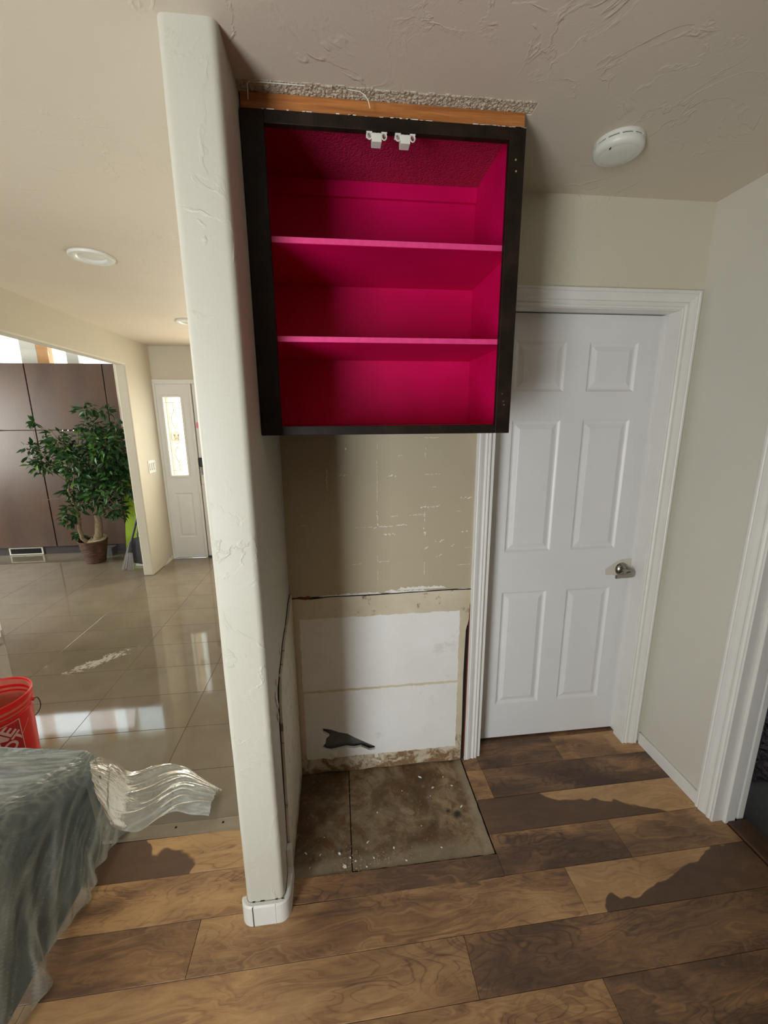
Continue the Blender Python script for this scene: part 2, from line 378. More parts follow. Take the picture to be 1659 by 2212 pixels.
def leafmat():
    t = NT('ficus_leaf'); p = t.pos()
    oi = t.n('ObjectInfo', _out=None)
    n = t.noise(p, 7, 3)
    c = t.ramp(t.m('ADD', t.m('MULTIPLY', n, .6), t.m('MULTIPLY', t.m('SUBTRACT', oi.outputs['Random'], .5), .55)), [(.1, (.020, .070, .020)), (.40, (.040, .13, .030)), (.56, (.12, .26, .04)), (.78, (.27, .44, .09))])
    a = t.bsdf(c, .35, surface=False); b = t.n('BsdfTranslucent', Color=c)
    t.surf(t.n('MixShader', i0=.2, i1=a, i2=b)); return t.mat
M['leaf'] = leafmat()
def glass(name, tint=(1, 1, 1), frost=0., refl=.08):
    t = NT(name)
    a = t.n('BsdfTransparent', Color=tint); g = t.n('BsdfGlossy', Color=(1, 1, 1), Roughness=.02)
    s = t.n('MixShader', i0=refl, i1=a, i2=g)
    if frost: s = t.n('MixShader', i0=frost, i1=s, i2=t.n('BsdfTranslucent', Color=(.9, .92, .9)))
    return t.surf(s)
M['glass'] = glass('window_glass', (.93, .98, .97)); M['frost'] = glass('bevelled_door_glass', (.98, .97, .9), .15, .06)
def film():
    t = NT('clear_plastic_film'); p = t.pos()
    a = t.n('Attribute', _out=2, _set={'attribute_type': 'GEOMETRY', 'attribute_name': 'gathers'})
    w = t.noise(p, 30, 5, .62, 1.4)
    dens = t.m('ADD', a, t.m('MULTIPLY', t.ramp(w, [(.48, 0), (.68, 1)]), .10), clamp=True)
    nm = t.bump(t.m('ADD', t.m('MULTIPLY', a, .9), t.m('MULTIPLY', w, .35)), .5, .010)
    d = t.n('MixShader', i0=.35, i1=t.n('BsdfDiffuse', Color=(.74, .78, .77), Normal=nm), i2=t.n('BsdfTranslucent', Color=(.78, .80, .76), Normal=nm))
    s = t.n('MixShader', i0=dens, i1=t.n('BsdfTransparent', Color=(.95, .97, .96)), i2=d)
    gl = t.n('BsdfGlossy', Color=(1, 1, 1), Roughness=.22, Normal=nm)
    fr = t.n('Fresnel', IOR=1.4, Normal=nm)
    return t.surf(t.n('MixShader', i0=t.m('MULTIPLY', fr, 1.0, clamp=True), i1=s, i2=gl))
M['film'] = film()
M['teal'] = flat('teal_grey_upholstery', (.070, .120, .142), .85, .15, 6, .4, 300)
def rugm():
    t = NT('dark_shag'); p = t.pos(); n = t.noise(p, 45, 4, .7)
    t.bsdf(t.ramp(n, [(.35, (.012, .009, .012)), (.65, (.075, .055, .062))]), .95, t.bump(n, 1., .02)); return t.mat
M['shag'] = rugm()

# ================================================================== STRUCTURE
H = 2.4257; YW = 1.645; YN = 1.636; XR = 1.485; XL = -.2185; XCL = -.3415; YC = 1.075
def struct(o): o['kind'] = 'structure'; return o

# ceilings
c = struct(box('ceiling', M['ceil'], XCL-1.9, -1.45, H, 1.62, 1.232, H+.12))
MB().box(-2.2415, 1.232, H, XL-.06, 5.1, H+.12).box(XL-.06, 1.276, H, XR+.12, 1.9, H+.12).box(.556, 1.232, H, 1.62, 1.276, H+.12).build('ceiling_section', M['ceil'], c)
MB().box(-6.1, -1.45, 3.3, -2.05, 6.1, 3.4).build('living_room_ceiling', M['wall'], c)
# strip of old popcorn left where the smooth coat stops, real lumps
random.seed(3)
def pop(u, v):
    x = -.2785+u*.834; y = 1.232+v*.044
    z = H+.003 - .0055*abs(mnoise.noise(Vector((x*95, y*95, 1)))) - .004*abs(mnoise.noise(Vector((x*210, y*210, 4))))
    if v in (0, 1) : z = H+.004
    return (x, y, z)
o = MB().grid(pop, 360, 18).build('popcorn_strip', M['popcorn'], c, smooth=True)
o['kind'] = 'stuff'
# ragged torn lip of the smooth ceiling coat
mb = MB(); random.seed(5)
x = -.19; ys = 1.232
while x < .545:
    w = random.uniform(.01, .03); d1 = random.uniform(0, .004)
    mb.box(x, ys-random.uniform(.002, .007), H-.0012-d1*.5, x+w, ys+random.uniform(0, .004), H+.001); x += w*random.uniform(.9, 1.5)
mb.build('torn_coat_edge', M['popcorn'], c, bevel=.0006, seg=1)['kind'] = 'stuff'

# hall/niche stub wall (the "column") with bullnose corners
def bull(x0, x1, y0, y1, r, n=7):
    pts = []
    for k in range(n+1):
        a = math.pi + k*math.pi/2/n; pts.append((x0+r+r*math.cos(a), y0+r+r*math.sin(a)))
    for k in range(n+1):
        a = 1.5*math.pi + k*math.pi/2/n; pts.append((x1-r+r*math.cos(a), y0+r+r*math.sin(a)))
    return pts + [(x1, y1), (x0, y1)]
pts = bull(XCL, XL, YC, 1.76, .019)
n = len(pts)
NZ = 60
mb = MB()
def wob(x, y, z):
    k = .0016*mnoise.noise(Vector((x*3, y*3, z*2.3)))+.0007*mnoise.noise(Vector((x*11, y*11, z*9+5)))
    return k
for j in range(NZ+1):
    z = H*j/NZ
    for (px, py) in pts:
        k = wob(px, py, z); cx, cy = (XCL+XL)/2, YC+.06
        d = Vector((px-cx, min(py, cy)-cy, 0)); d = d.normalized()*k if d.length else d
        mb.v.append((px+d.x, py+d.y, z))
mb.f = [(j*n+i, j*n+(i+1) % n, (j+1)*n+(i+1) % n, (j+1)*n+i) for j in range(NZ) for i in range(n)] + [tuple(range(n)), tuple(NZ*n+i for i in range(n))]
mb.m = [0]*len(mb.f)
stub = struct(mb.build('wall_middle', M['stub'], smooth=True))
# split, cream hardboard panel on the niche side of the stub wall
poly = [(1.195, .012), (1.631, .012), (1.631, .905), (1.600, .900), (1.50, .862), (1.40, .845), (1.32, .806), (1.255, .782), (1.215, .700), (1.203, .40), (1.188, .2)]
def prismx(poly, x0, x1):
    m_ = MB(); k = len(poly)
    m_.add([(x0, a, b) for a, b in poly]+[(x1, a, b) for a, b in poly], [tuple(range(k)), tuple(range(k, 2*k))[::-1]]+[(i, i+k, (i+1) % k+k, (i+1) % k) for i in range(k)]); return m_
sb = prismx(poly, XL+.0015, XL+.010).build('side_panel', M['side'], stub)
g = prismx([(1.183, .0), (1.197, .01), (1.204, .4), (1.216, .69), (1.205, .70), (1.190, .42)], XL+.0008, XL+.0016).build('open_gap', M['black_cavity'], stub); g['label'] = 'black open gap beside the panel'
prismx([(1.150, .002), (1.196, .002), (1.193, .052), (1.178, .084), (1.186, .165), (1.158, .17), (1.160, .09), (1.15, .08)], XL+.001, XL+.016).build('base_remnant', M['white'], stub)
# crack lines of torn plaster above the board
mb = MB(); random.seed(9)
p = Vector((XL+.0012, 1.63, .907)); path = [(1.63, .907), (1.60, .902), (1.54, .885), (1.49, .866), (1.42, .85), (1.36, .835), (1.32, .81), (1.27, .79), (1.22, .76), (1.21, .71)]
for (a, b), (c2, d2) in zip(path, path[1:]):
    mb.tube([(XL+.001, a, b), (XL+.001, (a+c2)/2+random.uniform(-.004, .004), (b+d2)/2+random.uniform(-.006, .006)), (XL+.001, c2, d2)], .0022, 5)
mb.build('plaster_crack', M['black_cavity'], stub)
mb = MB()
for a, b, s in [(1.17, .76, .022), (1.185, .72, .016), (1.18, .68, .02), (1.30, .84, .014), (1.19, .80, .012)]:
    q = [(a+s*.5*random.uniform(-1, 1), b-s), (a+s*.4, b-s*.2), (a+s*.1, b+s), (a-s*.4, b+s*.3)]
    m2 = prismx(q, XL+.001, XL+.004); mb.add(m2.v, m2.f)
o = mb.build('torn_plaster', M['torn'], stub); o['kind'] = 'stuff'
# base trim wrapped round the end of the stub
def trim_ring(x0, x1, y0, y1, t, h, r):
    inner = bull(x0, x1, y0, y1, r); outer = bull(x0-t, x1+t, y0-t, y1, r+t)
    k = len(inner); mb = MB()
    vs = [(a, b, 0) for a, b in outer]+[(a, b, h-.005) for a, b in outer]+[((a*.7+c_*.3), (b*.7+d_*.3), h) for (a, b), (c_, d_) in zip(outer, inner)]+[(a, b, h) for a, b in inner]+[(a, b, 0) for a, b in inner]
    fs = [(L*k+i, L*k+i+1, (L+1)*k+i+1, (L+1)*k+i) for L in range(4) for i in range(k-1)]
    return mb.add(vs, fs)
bt = struct(trim_ring(XCL-.0025, XL+.0025, YC-.0025, 1.16, .015, .079, .022).build('baseboard_middle', M['white'], smooth=True))
MB().box(XCL+.0215, YC-.0195, .0, XCL+.0232, YC-.0165, .0795).build('corner_crack', M['black_cavity'], bt)
MB().box(XL-.030, YC-.0188, .0, XL-.0292, YC-.0165, .079).build('corner_crack', M['scuff'], bt)
mb = MB(); 
for xx in (XCL+.02, XCL+.045, XCL+.05, XL-.03, XL-.01): mb.box(xx, YC-.0025, .0785, xx+.008, YC-.0008, .0815)
mb.build('caulk_gap', M['black_cavity'], bt)

# back wall (niche upper, round the closet door, right part)
wb = struct(box('wall_back', M['niche'], XL, YN, .888, .569, 1.76, H))
MB().box(.569, YW, 0, .643, 1.76, H).box(.643, YW, 2.05, 1.412, 1.76, H).box(1.412, YW, 0, XR+.1, 1.76, H).build('wall_section', M['wall'], wb)
MB().box(.575, YW-.001, 2.0, .643, YW, H).build('wall_section', M['wall'], wb)
hole = [(-.108, .242), (-.07, .233), (-.031, .214), (.006, .203), (.038, .18), (.092, .146), (.134, .121), (.132, .105), (.107, .103), (.068, .126), (.035, .122), (-.002, .131), (-.04, .124), (-.072, .119), (-.095, .126), (-.114, .142), (-.096, .162), (-.091, .189), (-.077, .201), (-.103, .221)]
outer = [(XL+.0005, .004), (-.16, .000), (-.09, .006), (-.03, .002), (.05, -.002), (.12, .005), (.22, .0), (.36, .006), (.47, .0), (.548, .002), (.549, .2), (.546, .46), (.550, .69), (.562, .74), (.566, .884), (.45, .886), (.30, .884), (.12, .881), (-.05, .884), (-.13, .876), (-.18, .885), (XL+.0005, .880)]
def plate(outer, holes, y0, y1, name, mat, parent):
    bm = bmesh.new(); loops = []
    for ring in [outer]+holes:
        vs = [bm.verts.new((x, y0, z)) for x, z in ring]
        loops += [bm.edges.new((vs[i], vs[(i+1) % len(vs)])) for i in range(len(vs))]
    bmesh.ops.triangle_fill(bm, use_beauty=True, use_dissolve=False, edges=loops)
    r = bmesh.ops.extrude_face_region(bm, geom=bm.faces[:])
    bmesh.ops.translate(bm, vec=(0, y1-y0, 0), verts=[g for g in r['geom'] if isinstance(g, bmesh.types.BMVert)])
    bmesh.ops.recalc_face_normals(bm, faces=bm.faces)
    me = bpy.data.meshes.new(name); bm.to_mesh(me); bm.free(); me.materials.append(mat)
    return link(bpy.data.objects.new(name, me), parent)
pn = plate(outer, [hole], YN-.001, YN+.011, 'drywall_panel', M['board'], wb); pn['label'] = 'bare stained drywall panel with a torn hole'
box('cavity_backing', M['dark_cavity'], XL, 1.664, -.03, .569, 1.70, .9, wb)
MB().box(.549, YN+.004, .0, .5655, YN+.02, .70).build('open_gap', M['black_cavity'], wb)
MB().prism([(.562, .02), (.5665, .02), (.5695, .75), (.566, .86), (.563, .6)], YN-.004, YN+.006).build('raw_wood_edge', M['redwood'], wb)
# flaps of torn paper at the hole
MB().add([(-.115, YN-.002, .085), (-.07, YN-.006, .075), (-.045, YN-.014, .098), (-.04, YN-.006, .128), (-.085, YN-.002, .112)], [(0, 1, 2, 3, 4)]).build('paper_flap', M['torn'], wb)
MB().add([(-.132, YN-.002, .235), (-.108, YN-.003, .242), (-.103, YN-.008, .221), (-.118, YN-.007, .222)], [(0, 1, 2, 3)]).build('paper_flap', M['torn'], wb)
MB().add([(.132, YN-.0018, .095), (.145, YN-.0018, .095), (.147, YN-.0018, .06), (.132, YN-.0018, .058)], [(0, 1, 2, 3)]).build('paper_flap', M['scuff'], wb)
# torn white paper edge along the top joint
random.seed(21); mb = MB()
def torn(x0, x1, zb, hmax, seed):
    random.seed(seed); n_ = max(6, int((x1-x0)/.006)); top = []; bot = []
    for i in range(n_+1):
        x = x0+(x1-x0)*i/n_; e = min(1, i/3, (n_-i)/3)
        top.append((x, zb+hmax*(.45+.55*random.random())*e)); bot.append((x, zb-.001*random.random()))
    for i in range(n_):
        mb.add([(bot[i][0], YN-.0008, bot[i][1]), (bot[i+1][0], YN-.0008, bot[i+1][1]), (top[i+1][0], YN-.0016, top[i+1][1]), (top[i][0], YN-.0016, top[i][1])], [(0, 1, 2, 3)])
torn(-.095, .0, .887, .010, 1); torn(-.02, .17, .8875, .011, 2); torn(.18, .24, .893, .012, 3); torn(.235, .455, .899, .015, 4); torn(.2, .37, .888, .011, 6); torn(.50, .555, .889, .005, 5)
mb.build('torn_paper_edge', M['torn'], wb)['kind'] = 'stuff'
mb = MB()
for a, b in zip([(-.2185, .884), (-.16, .887), (-.10, .882), (-.03, .886), (.08, .884), (.18, .884), (.30, .888), (.42, .889)], [(-.16, .887), (-.10, .882), (-.03, .886), (.08, .884), (.18, .884), (.30, .888), (.42, .889), (.566, .887)]):
    mb.tube([(a[0], YN-.0006, a[1]), ((a[0]+b[0])/2, YN-.0006, (a[1]+b[1])/2+random.uniform(-.002, .002)), (b[0], YN-.0006, b[1])], .0018, 5)
mb.build('joint_crack', M['black_cavity'], wb)
MB().prism([(-.195, .884), (-.178, .893), (-.155, .889), (-.14, .896), (-.128, .884), (-.15, .876), (-.17, .88)], YN-.0014, YN).build('torn_brown_patch', M['redwood'], wb)
# scuff and adhesive marks left by old tiles, thin crusts
mb = MB(); random.seed(12)
def scuff(x0, z0, x1, z1, w, dens=.8):
    L = math.hypot(x1-x0, z1-z0); n_ = max(2, int(L/.006)); vert = abs(z1-z0) > abs(x1-x0)
    for i in range(n_):
        if random.random() > dens: continue
        t0 = i/n_; cx = x0+(x1-x0)*t0; cz = z0+(z1-z0)*t0; a = w*random.uniform(.3, 1); o_ = random.uniform(-w*.35, w*.35); l = L/n_*random.uniform(.7, 1.2)
        if vert: q = [(cx+o_-a/2, cz), (cx+o_+a/2*random.random(), cz), (cx+o_+a/2, cz+math.copysign(l, z1-z0)), (cx+o_-a/2*random.random(), cz+math.copysign(l, z1-z0))]
        else: q = [(cx, cz+o_-a/2), (cx+l, cz+o_-a/2*random.random()), (cx+l, cz+o_+a/2), (cx, cz+o_+a/2*random.random())]
        mb.add([(x, YN-.0007, z) for x, z in q], [(0, 1, 2, 3)])
for s in [(.158, 1.528, .158, 1.50, .002, .8), (.156, 1.455, .155, 1.29, .0025, .95), (.155, 1.252, .157, 1.18, .005, .8), (.065, 1.184, .16, 1.184, .0025, .7), (.14, 1.182, .28, 1.190, .006, .8), (.353, 1.505, .353, 1.467, .004, .9), (.354, 1.24, .353, 1.189, .004, .95), (.21, 1.226, .24, 1.229, .004, .9), (.29, 1.229, .352, 1.231, .003, .9), (.335, 1.262, .42, 1.266, .008, .7), (.352, 1.18, .362, 1.12, .009, .6), (.352, 1.398, .415, 1.399, .003, .8), (.352, 1.545, .405, 1.546, .003, .8), (.154, 1.06, .155, 1.032, .003, 1), (.154, 1.032, .205, 1.033, .004, .8), (.04, 1.025, .085, 1.026, .003, .7), (-.044, 1.43, -.046, 1.345, .005, .8), (.50, 1.002, .56, 1.003, .0025, .8), (.53, 1.079, .56, 1.08, .003, 1), (.505, 1.295, .56, 1.298, .009, .7), (.515, 1.15, .54, 1.15, .006, .6), (.355, 1.02, .355, .965, .003, .8), (.20, 1.395, .235, 1.395, .008, .6), (.235, 1.475, .26, 1.478, .003, .8), (.385, 1.345, .40, 1.345, .004, 1), (.40, 1.11, .44, 1.115, .009, .5), (.40, 1.045, .43, 1.05, .008, .5), (.18, 1.15, .23, 1.15, .009, .5), (.0, 1.40, .035, 1.405, .006, .6), (.355, 1.08, .37, 1.09, .008, .6), (.48, 1.24, .51, 1.24, .004, .6), (.47, 1.09, .49, 1.10, .007, .6), (.155, .99, .155, .92, .002, .6), (-.17, 1.24, -.14, 1.24, .003, .4), (-.16, 1.20, -.14, 1.20, .003, .5)]:
    scuff(*s)
mb.build('adhesive_scuffs', M['scuff'], wb)['kind'] = 'stuff'
MB().lathe([(.0001, -.004), (.004, -.003), (.005, 0)], 10, (.034, YN, 1.507), Matrix.Rotation(-math.pi/2, 4, 'X')).build('wall_anchor', M['torn'], wb)

# right wall, its small base strip, next-room opening
wr = struct(box('wall_right', M['wall_right'], XR, 1.262, 0, XR+.12, 1.76, H))
MB().box(XR, .30, 2.07, XR+.12, 1.262, H).build('wall_section', M['wall_right'], wr)
MB().box(XR, -1.45, 0, XR+.12, .30, H).build('wall_section', M['rear'], wr)
struct(box('baseboard_right', M['white'], XR-.011, 1.283, 0, XR, 1.628, .062, bevel=.003))
def sweep(profile, path, normal, name, mat, parent, seg):
    """profile [(w,d)] swept up a door casing: path inner corner points in (a,z) plane"""
    pass
PROF = [(0, 0), (0, .009), (.004, .011), (.009, .0105), (.013, .007), (.018, .0125), (.024, .013), (.029, .009), (.034, .0095), (.046, .014), (.058, .0165), (.063, .013), (.066, .0165), (1, .0165), (1, 0)]
def casing(a0, a1, ztop, width, place, mat, name_parent, h_out=None):
    """two legs and a head, mitred; place(a, z, d) -> xyz"""
    w = lambda t, W: (W if t == 1 else min(t*W/.073, W-.001))
    out = []
    for side, A, W in ((-1, a0, width[0]), (1, a1, width[1])):
        if W is None: out.append(None); continue
        mb = MB(); k = len(PROF)
        lo = [place(A+side*w(t, W), 0.0, d) for t, d in PROF]; hi = [place(A+side*w(t, W), ztop+w(t, width[2]), d) for t, d in PROF]
        mb.add(lo+hi, [(i, (i+1) % k, (i+1) % k+k, i+k) for i in range(k)]+[tuple(range(k)), tuple(range(k, 2*k))[::-1]])
        out.append(mb.build('casing_leg', mat, name_parent))
    mb = MB(); k = len(PROF)
    L = [place(a0-w(t, width[0] or .07), ztop+w(t, width[2]), d) for t, d in PROF]; R = [place(a1+w(t, width[1] or .07), ztop+w(t, width[2]), d) for t, d in PROF]
    mb.add(L+R, [(i, (i+1) % k, (i+1) % k+k, i+k) for i in range(k)]+[tuple(range(k)), tuple(range(k, 2*k))[::-1]])
    out.append(mb.build('casing_head', mat, name_parent)); return out
t1 = struct(empty('trim_1')); t1['kind'] = 'structure'
casing(.629, 1.394, 2.040, (.0635, .073, .069), lambda a, z, d: (a, YW-d, z), M['white'], t1)
MB().box(.629, YW-.001, 0, .647, 1.79, 2.047).build('door_jamb', M['white'], t1)
MB().box(1.4095, YW-.001, 0, 1.43, 1.79, 2.047).box(1.394, YW, 0, 1.4095, YW+.06, 2.047).build('door_jamb', M['white'], t1, bevel=.002)
MB().box(.647, YW-.001, 2.045, 1.4095, 1.79, 2.06).box(.647, YW, 2.038, 1.4095, YW+.06, 2.046).build('door_jamb', M['white'], t1, bevel=.002)
t2 = struct(empty('trim_2'))
casing(.28, 1.203, 2.040, (.07, .076, .07), lambda a, z, d: (XR-d, a, z), M['white'], t2)
MB().box(XR-.002, 1.203, 0, XR+.125, 1.222, 2.06).build('door_jamb', M['white'], t2, bevel=.002)
MB().box(XR+.035, 1.189, 0, XR+.080, 1.203, 2.05).build('door_stop', M['white'], t2, bevel=.003)
MB().box(XR+.098, 1.196, 0, XR+.125, 1.203, 2.05).build('door_stop', M['white'], t2, bevel=.003)
struct(box('trim_3', M['threshold'], XR+.045, .30, .0, XR+.135, 1.189, .013, bevel=.004))

struct(MB().box(.60, 1.86, 0, 1.60, 1.92, H).box(1.50, 1.76, 0, 1.60, 1.86, H).box(.55, 1.76, 0, .60, 1.92, H).box(.60, 1.76, 2.1, 1.50, 1.86, 2.2).box(.60, 1.80, -.03, 1.50, 1.86, 0).build('wall_closet_light_block', M['rear']))  # unseen dark box added behind the door to block sky light at its top gap
# closet door
d1 = struct(empty('door_1', (0, 0, 0)))
X0, X1, Z0, Z1, YD = .6475, 1.4090, .012, 2.040, 1.740
panels = [(xa, xb, za, zb) for xa, xb in ((.755, .977), (1.080, 1.302)) for za, zb in ((.205, .812), (1.012, 1.610), (1.730, 1.933))]
def slab_face(mb, X0, X1, Z0, Z1, y, yb, panels, through=()):
    xs = sorted({X0, X1, *[p[0] for p in panels], *[p[1] for p in panels]}); zs = sorted({Z0, Z1, *[p[2] for p in panels], *[p[3] for p in panels]})
    for a, b in zip(xs, xs[1:]):
        for c_, d_ in zip(zs, zs[1:]):
            if any(p[0] <= a < p[1] and p[2] <= c_ < p[3] for p in panels): continue
            mb.add([(a, y, c_), (b, y, c_), (b, y, d_), (a, y, d_)], [(0, 1, 2, 3)])
    for a, b in zip(xs, xs[1:]):
        for c_, d_ in zip(zs, zs[1:]):
            if any(p[0] <= a < p[1] and p[2] <= c_ < p[3] for p in through): continue
            mb.add([(a, yb, c_), (b, yb, c_), (b, yb, d_), (a, yb, d_)], [(3, 2, 1, 0)])
    mb.add([(X0, y, Z0), (X1, y, Z0), (X1, y, Z1), (X0, y, Z1), (X0, yb, Z0), (X1, yb, Z0), (X1, yb, Z1), (X0, yb, Z1)], [(0, 4, 5, 1), (1, 5, 6, 2), (2, 6, 7, 3), (3, 7, 4, 0)])
def raised(x0, x1, z0, z1, y, k=1.0):
    rings = [(0, 0), (.003, .003), (.009, .0075), (.013, .0085), (.017, .0085), (.036, .0018), (.0375, .0010)]
    mb = MB()
    for i, (o_, d) in enumerate(rings):
        o_ *= k; mb.v += [(x0+o_, y+d, z0+o_), (x1-o_, y+d, z0+o_), (x1-o_, y+d, z1-o_), (x0+o_, y+d, z1-o_)]
        if i:
            b = 4*(i-1)
            for q in range(4): mb.f.append((b+q, b+(q+1) % 4, b+4+(q+1) % 4, b+4+q)); mb.m.append(0)
    b = 4*(len(rings)-1); mb.f.append((b, b+1, b+2, b+3)); mb.m.append(0); return mb
mb = MB(); slab_face(mb, X0, X1, Z0, Z1, YD, YD+.035, panels); mb.build('door_slab', M['door'], d1)
for p_ in panels: raised(*p_, YD).build('door_panel', M['door'], d1)
lev = MB()
Rx = Matrix.Rotation(math.pi/2, 4, 'X')
hx, hz = 1.352, .903
lev.lathe([(.0001, .020), (.012, .0195), (.024, .013), (.031, .004), (.033, 0)], 28, (hx, YD, hz), Rx)
lev.tube([(hx, YD-.015, hz), (hx, YD-.05, hz-.002)], [.012, .011], 16)
hd = lev.build('door_handle', M['chrome'], d1, smooth=True)
lv = MB()
for i, (xx, zz, a, b) in enumerate([(hx+.030, hz-.008, .010, .006), (hx+.014, hz-.010, .013, .008), (hx-.01, hz-.013, .012, .007), (hx-.035, hz-.016, .009, .005), (hx-.066, hz-.018, .009, .0045)]):
    lv.v += [(xx, YD-.052-b, zz-a), (xx, YD-.052-b, zz+a), (xx, YD-.052+b, zz+a), (xx, YD-.052+b, zz-a)]
    if i:
        q = 4*(i-1)
        for r in range(4): lv.f.append((q+r, q+(r+1) % 4, q+4+(r+1) % 4, q+4+r)); lv.m.append(0)
lv.f += [(0, 1, 2, 3), (16, 17, 18, 19)]; lv.m += [0, 0]
lv.build('lever', M['chrome'], hd, bevel=.003)
pp = MB().prism([(1.272, .876), (1.268, .905), (1.30, .927), (1.325, .944), (1.345, .952), (1.400, .955), (1.402, .90), (1.38, .872), (1.33, .872)], YD-.0006, YD+.0004).build('unpainted_patch', flat('beige_primer', (.62, .585, .49), .5), d1); pp['label'] = 'beige unpainted patch around the handle'

# ------------------------------------------------------------------ floors
fl = struct(box('floor', M['groove'], -6.1, -1.45, -.16, XR+.13, 6.1, -.03))
MB().box(XCL, 1.40, -.03, XL, 1.76, -.01).box(-6.1, -1.45, -.03, XR+.13, 1.17, -.009).box(-6.1, 1.17, -.03, XCL, 1.405, -.009).box(.555, 1.17, -.03, XR+.13, 1.8, -.009).build('underlay', M['groove'], fl)
def chamfer_box(x0, y0, x1, y1, zt, zb, c=.0012, skew=0.):
    mb = MB(); f = lambda x, y, z: (x, y+skew*x, z)
    mb.add([f(x0, y0, zb), f(x1, y0, zb), f(x1, y1, zb), f(x0, y1, zb), f(x0, y0, zt-c), f(x1, y0, zt-c), f(x1, y1, zt-c), f(x0, y1, zt-c), f(x0+c, y0+c, zt), f(x1-c, y0+c, zt), f(x1-c, y1-c, zt), f(x0+c, y1-c, zt)],
           [(0, 1, 5, 4), (1, 2, 6, 5), (2, 3, 7, 6), (3, 0, 4, 7), (4, 5, 9, 8), (5, 6, 10, 9), (6, 7, 11, 10), (7, 4, 8, 11), (8, 9, 10, 11)])
    return mb
random.seed(31)
PW = .152; Y0r = 1.408; SK = .009
def plank_obj(x0, x1, y0, y1, tone=None, ex=0, es=0, sk=0, skew=SK, seed=None):
    g = .0005
    o = chamfer_box(x0+g, y0+g, x1-g, y1-g, 0, -.009, .0011, skew).build('floor_plank', M['plank'], fl, fix=True)
    o['seed'] = float(seed if seed is not None else random.uniform(0, 40)); o['tone'] = float(tone if tone is not None else random.choice([.25, .4, .55, .7]))
    o['ex'] = float(ex); o['es'] = float(es); o['skew'] = float(sk); o['cy'] = float((y0+y1)/2+skew*(x0+x1)/2)
    return o
row = lambda k: (Y0r-PW*(k+1), Y0r-PW*k)     # k=0 is the row just in front of the tile strip
XE = XR+.045; XW = -6.0; LP = 1.283
# rows beside / behind the niche (right part only)
a, b = Y0r+PW, Y0r+2*PW
plank_obj(.632, 1.046, 1.5605, 1.712, .72, seed=3.1); plank_obj(1.046, XR, 1.5605, 1.712, .25, 1.30, -.3, 0, seed=12.3)
plank_obj(.632, 1.41, 1.712, 1.80, .6, seed=8.3); plank_obj(.556, .632, 1.5605, 1.66, .62, seed=3.1)
plank_obj(.556, .634, 1.4085, 1.5605, .38, seed=1.7); plank_obj(.634, XR, 1.4085, 1.5605, .74, seed=22.4)
y0, y1 = row(0)
plank_obj(.556, XR-.0, y0, y1, .12, 1.12, -1, -3.6, seed=5.5); plank_obj(-1.52, XCL-.0, y0, y1, .08, -.66, -1, -1.2, seed=17.2); plank_obj(-2.8, -1.52, y0, y1)
y0, y1 = row(1)
plank_obj(1.06, XE, y0, y1, .42, seed=9.9); plank_obj(.556, 1.06, y0, y1, .60, seed=26.1); plank_obj(XL+.003, .556, y0, 1.186, .66, seed=26.1, skew=.0); plank_obj(-1.5, XCL, y0, y1, .30, seed=2.6); plank_obj(XCL, XL+.003, y0, YC+.012, .4, seed=26.1, skew=0)
y0, y1 = row(2)
plank_obj(.785, XE, y0, y1, .05, 1.14, 1, -3.8, seed=33.3); plank_obj(-.498, .785, y0, y1, .38, seed=19.3); plank_obj(-1.78, -.498, y0, y1, .52, seed=28.8)
y0, y1 = row(3)
plank_obj(.355, XE, y0, y1, .62, seed=14.7); plank_obj(-.93, .355, y0, y1, .26, seed=6.8); plank_obj(-2.2, -.93, y0, y1, .3)
y0, y1 = row(4)
plank_obj(-.55, .73, y0, y1, .45, seed=37.2); plank_obj(.73, XE, y0, y1, .66, seed=11.6); plank_obj(-1.83, -.55, y0, y1, .25, seed=4.4)
for k in range(5, 18):
    y0, y1 = row(k); x = -2.9+random.uniform(-.9, 0)
    while x < XE-.02:
        x2 = min(x+LP, XE); plank_obj(x, x2, y0, y1, skew=SK); x = x2
for k in (1, 2, 3, 4):
    y0, y1 = row(k); plank_obj(-2.8, [-1.5, -1.78, -2.2, -1.83][k-1], y0, y1)
# porcelain tile
MB().box(-6.05, 1.41, -.03, XCL, 6.0, -.0022).build('grout_bed', M['grout'], fl)
xj = [-.277]; 
while xj[-1] > -6: xj.append(xj[-1]-.5835)
yj = [1.727]
while yj[-1] < 5.95: yj.append(yj[-1]+.2995)
for i in range(len(xj)-1):
    rx = min(xj[i], XCL-.001); lx = xj[i+1]
    for j, yy in enumerate([1.462]+yj[:-1]):
        y2 = yj[0] if j == 0 else yj[j]
        if y2 > 5.0 and rx > -2.1: y2 = min(y2, 5.0)
        if y2-yy < .02: continue
        o = chamfer_box(lx+.0012, yy+.0012, rx-.0012, y2-.0012, 0, -.008, .0006).build('floor_tile', M['tile'], fl); o['seed'] = random.random()
ts = MB().add([(-6, 1.408, 0), (XCL, 1.402, 0), (XCL, 1.410, .005), (-6, 1.416, .005), (XCL, 1.455, .004), (-6, 1.455, .004), (XCL, 1.462, 0), (-6, 1.462, 0), (XCL, 1.402, -.01), (-6, 1.408, -.01)], [(0, 1, 2, 3), (3, 2, 4, 5), (5, 4, 6, 7), (9, 8, 1, 0)]).build('transition_strip', M['metal_strip'], fl)
for xx in (-.70, -.515, -1.1): MB().lathe([(.0001, .0065), (.004, .006), (.005, .0045)], 10, (xx, 1.437, 0)).build('screw_head', M['black_cavity'], ts)
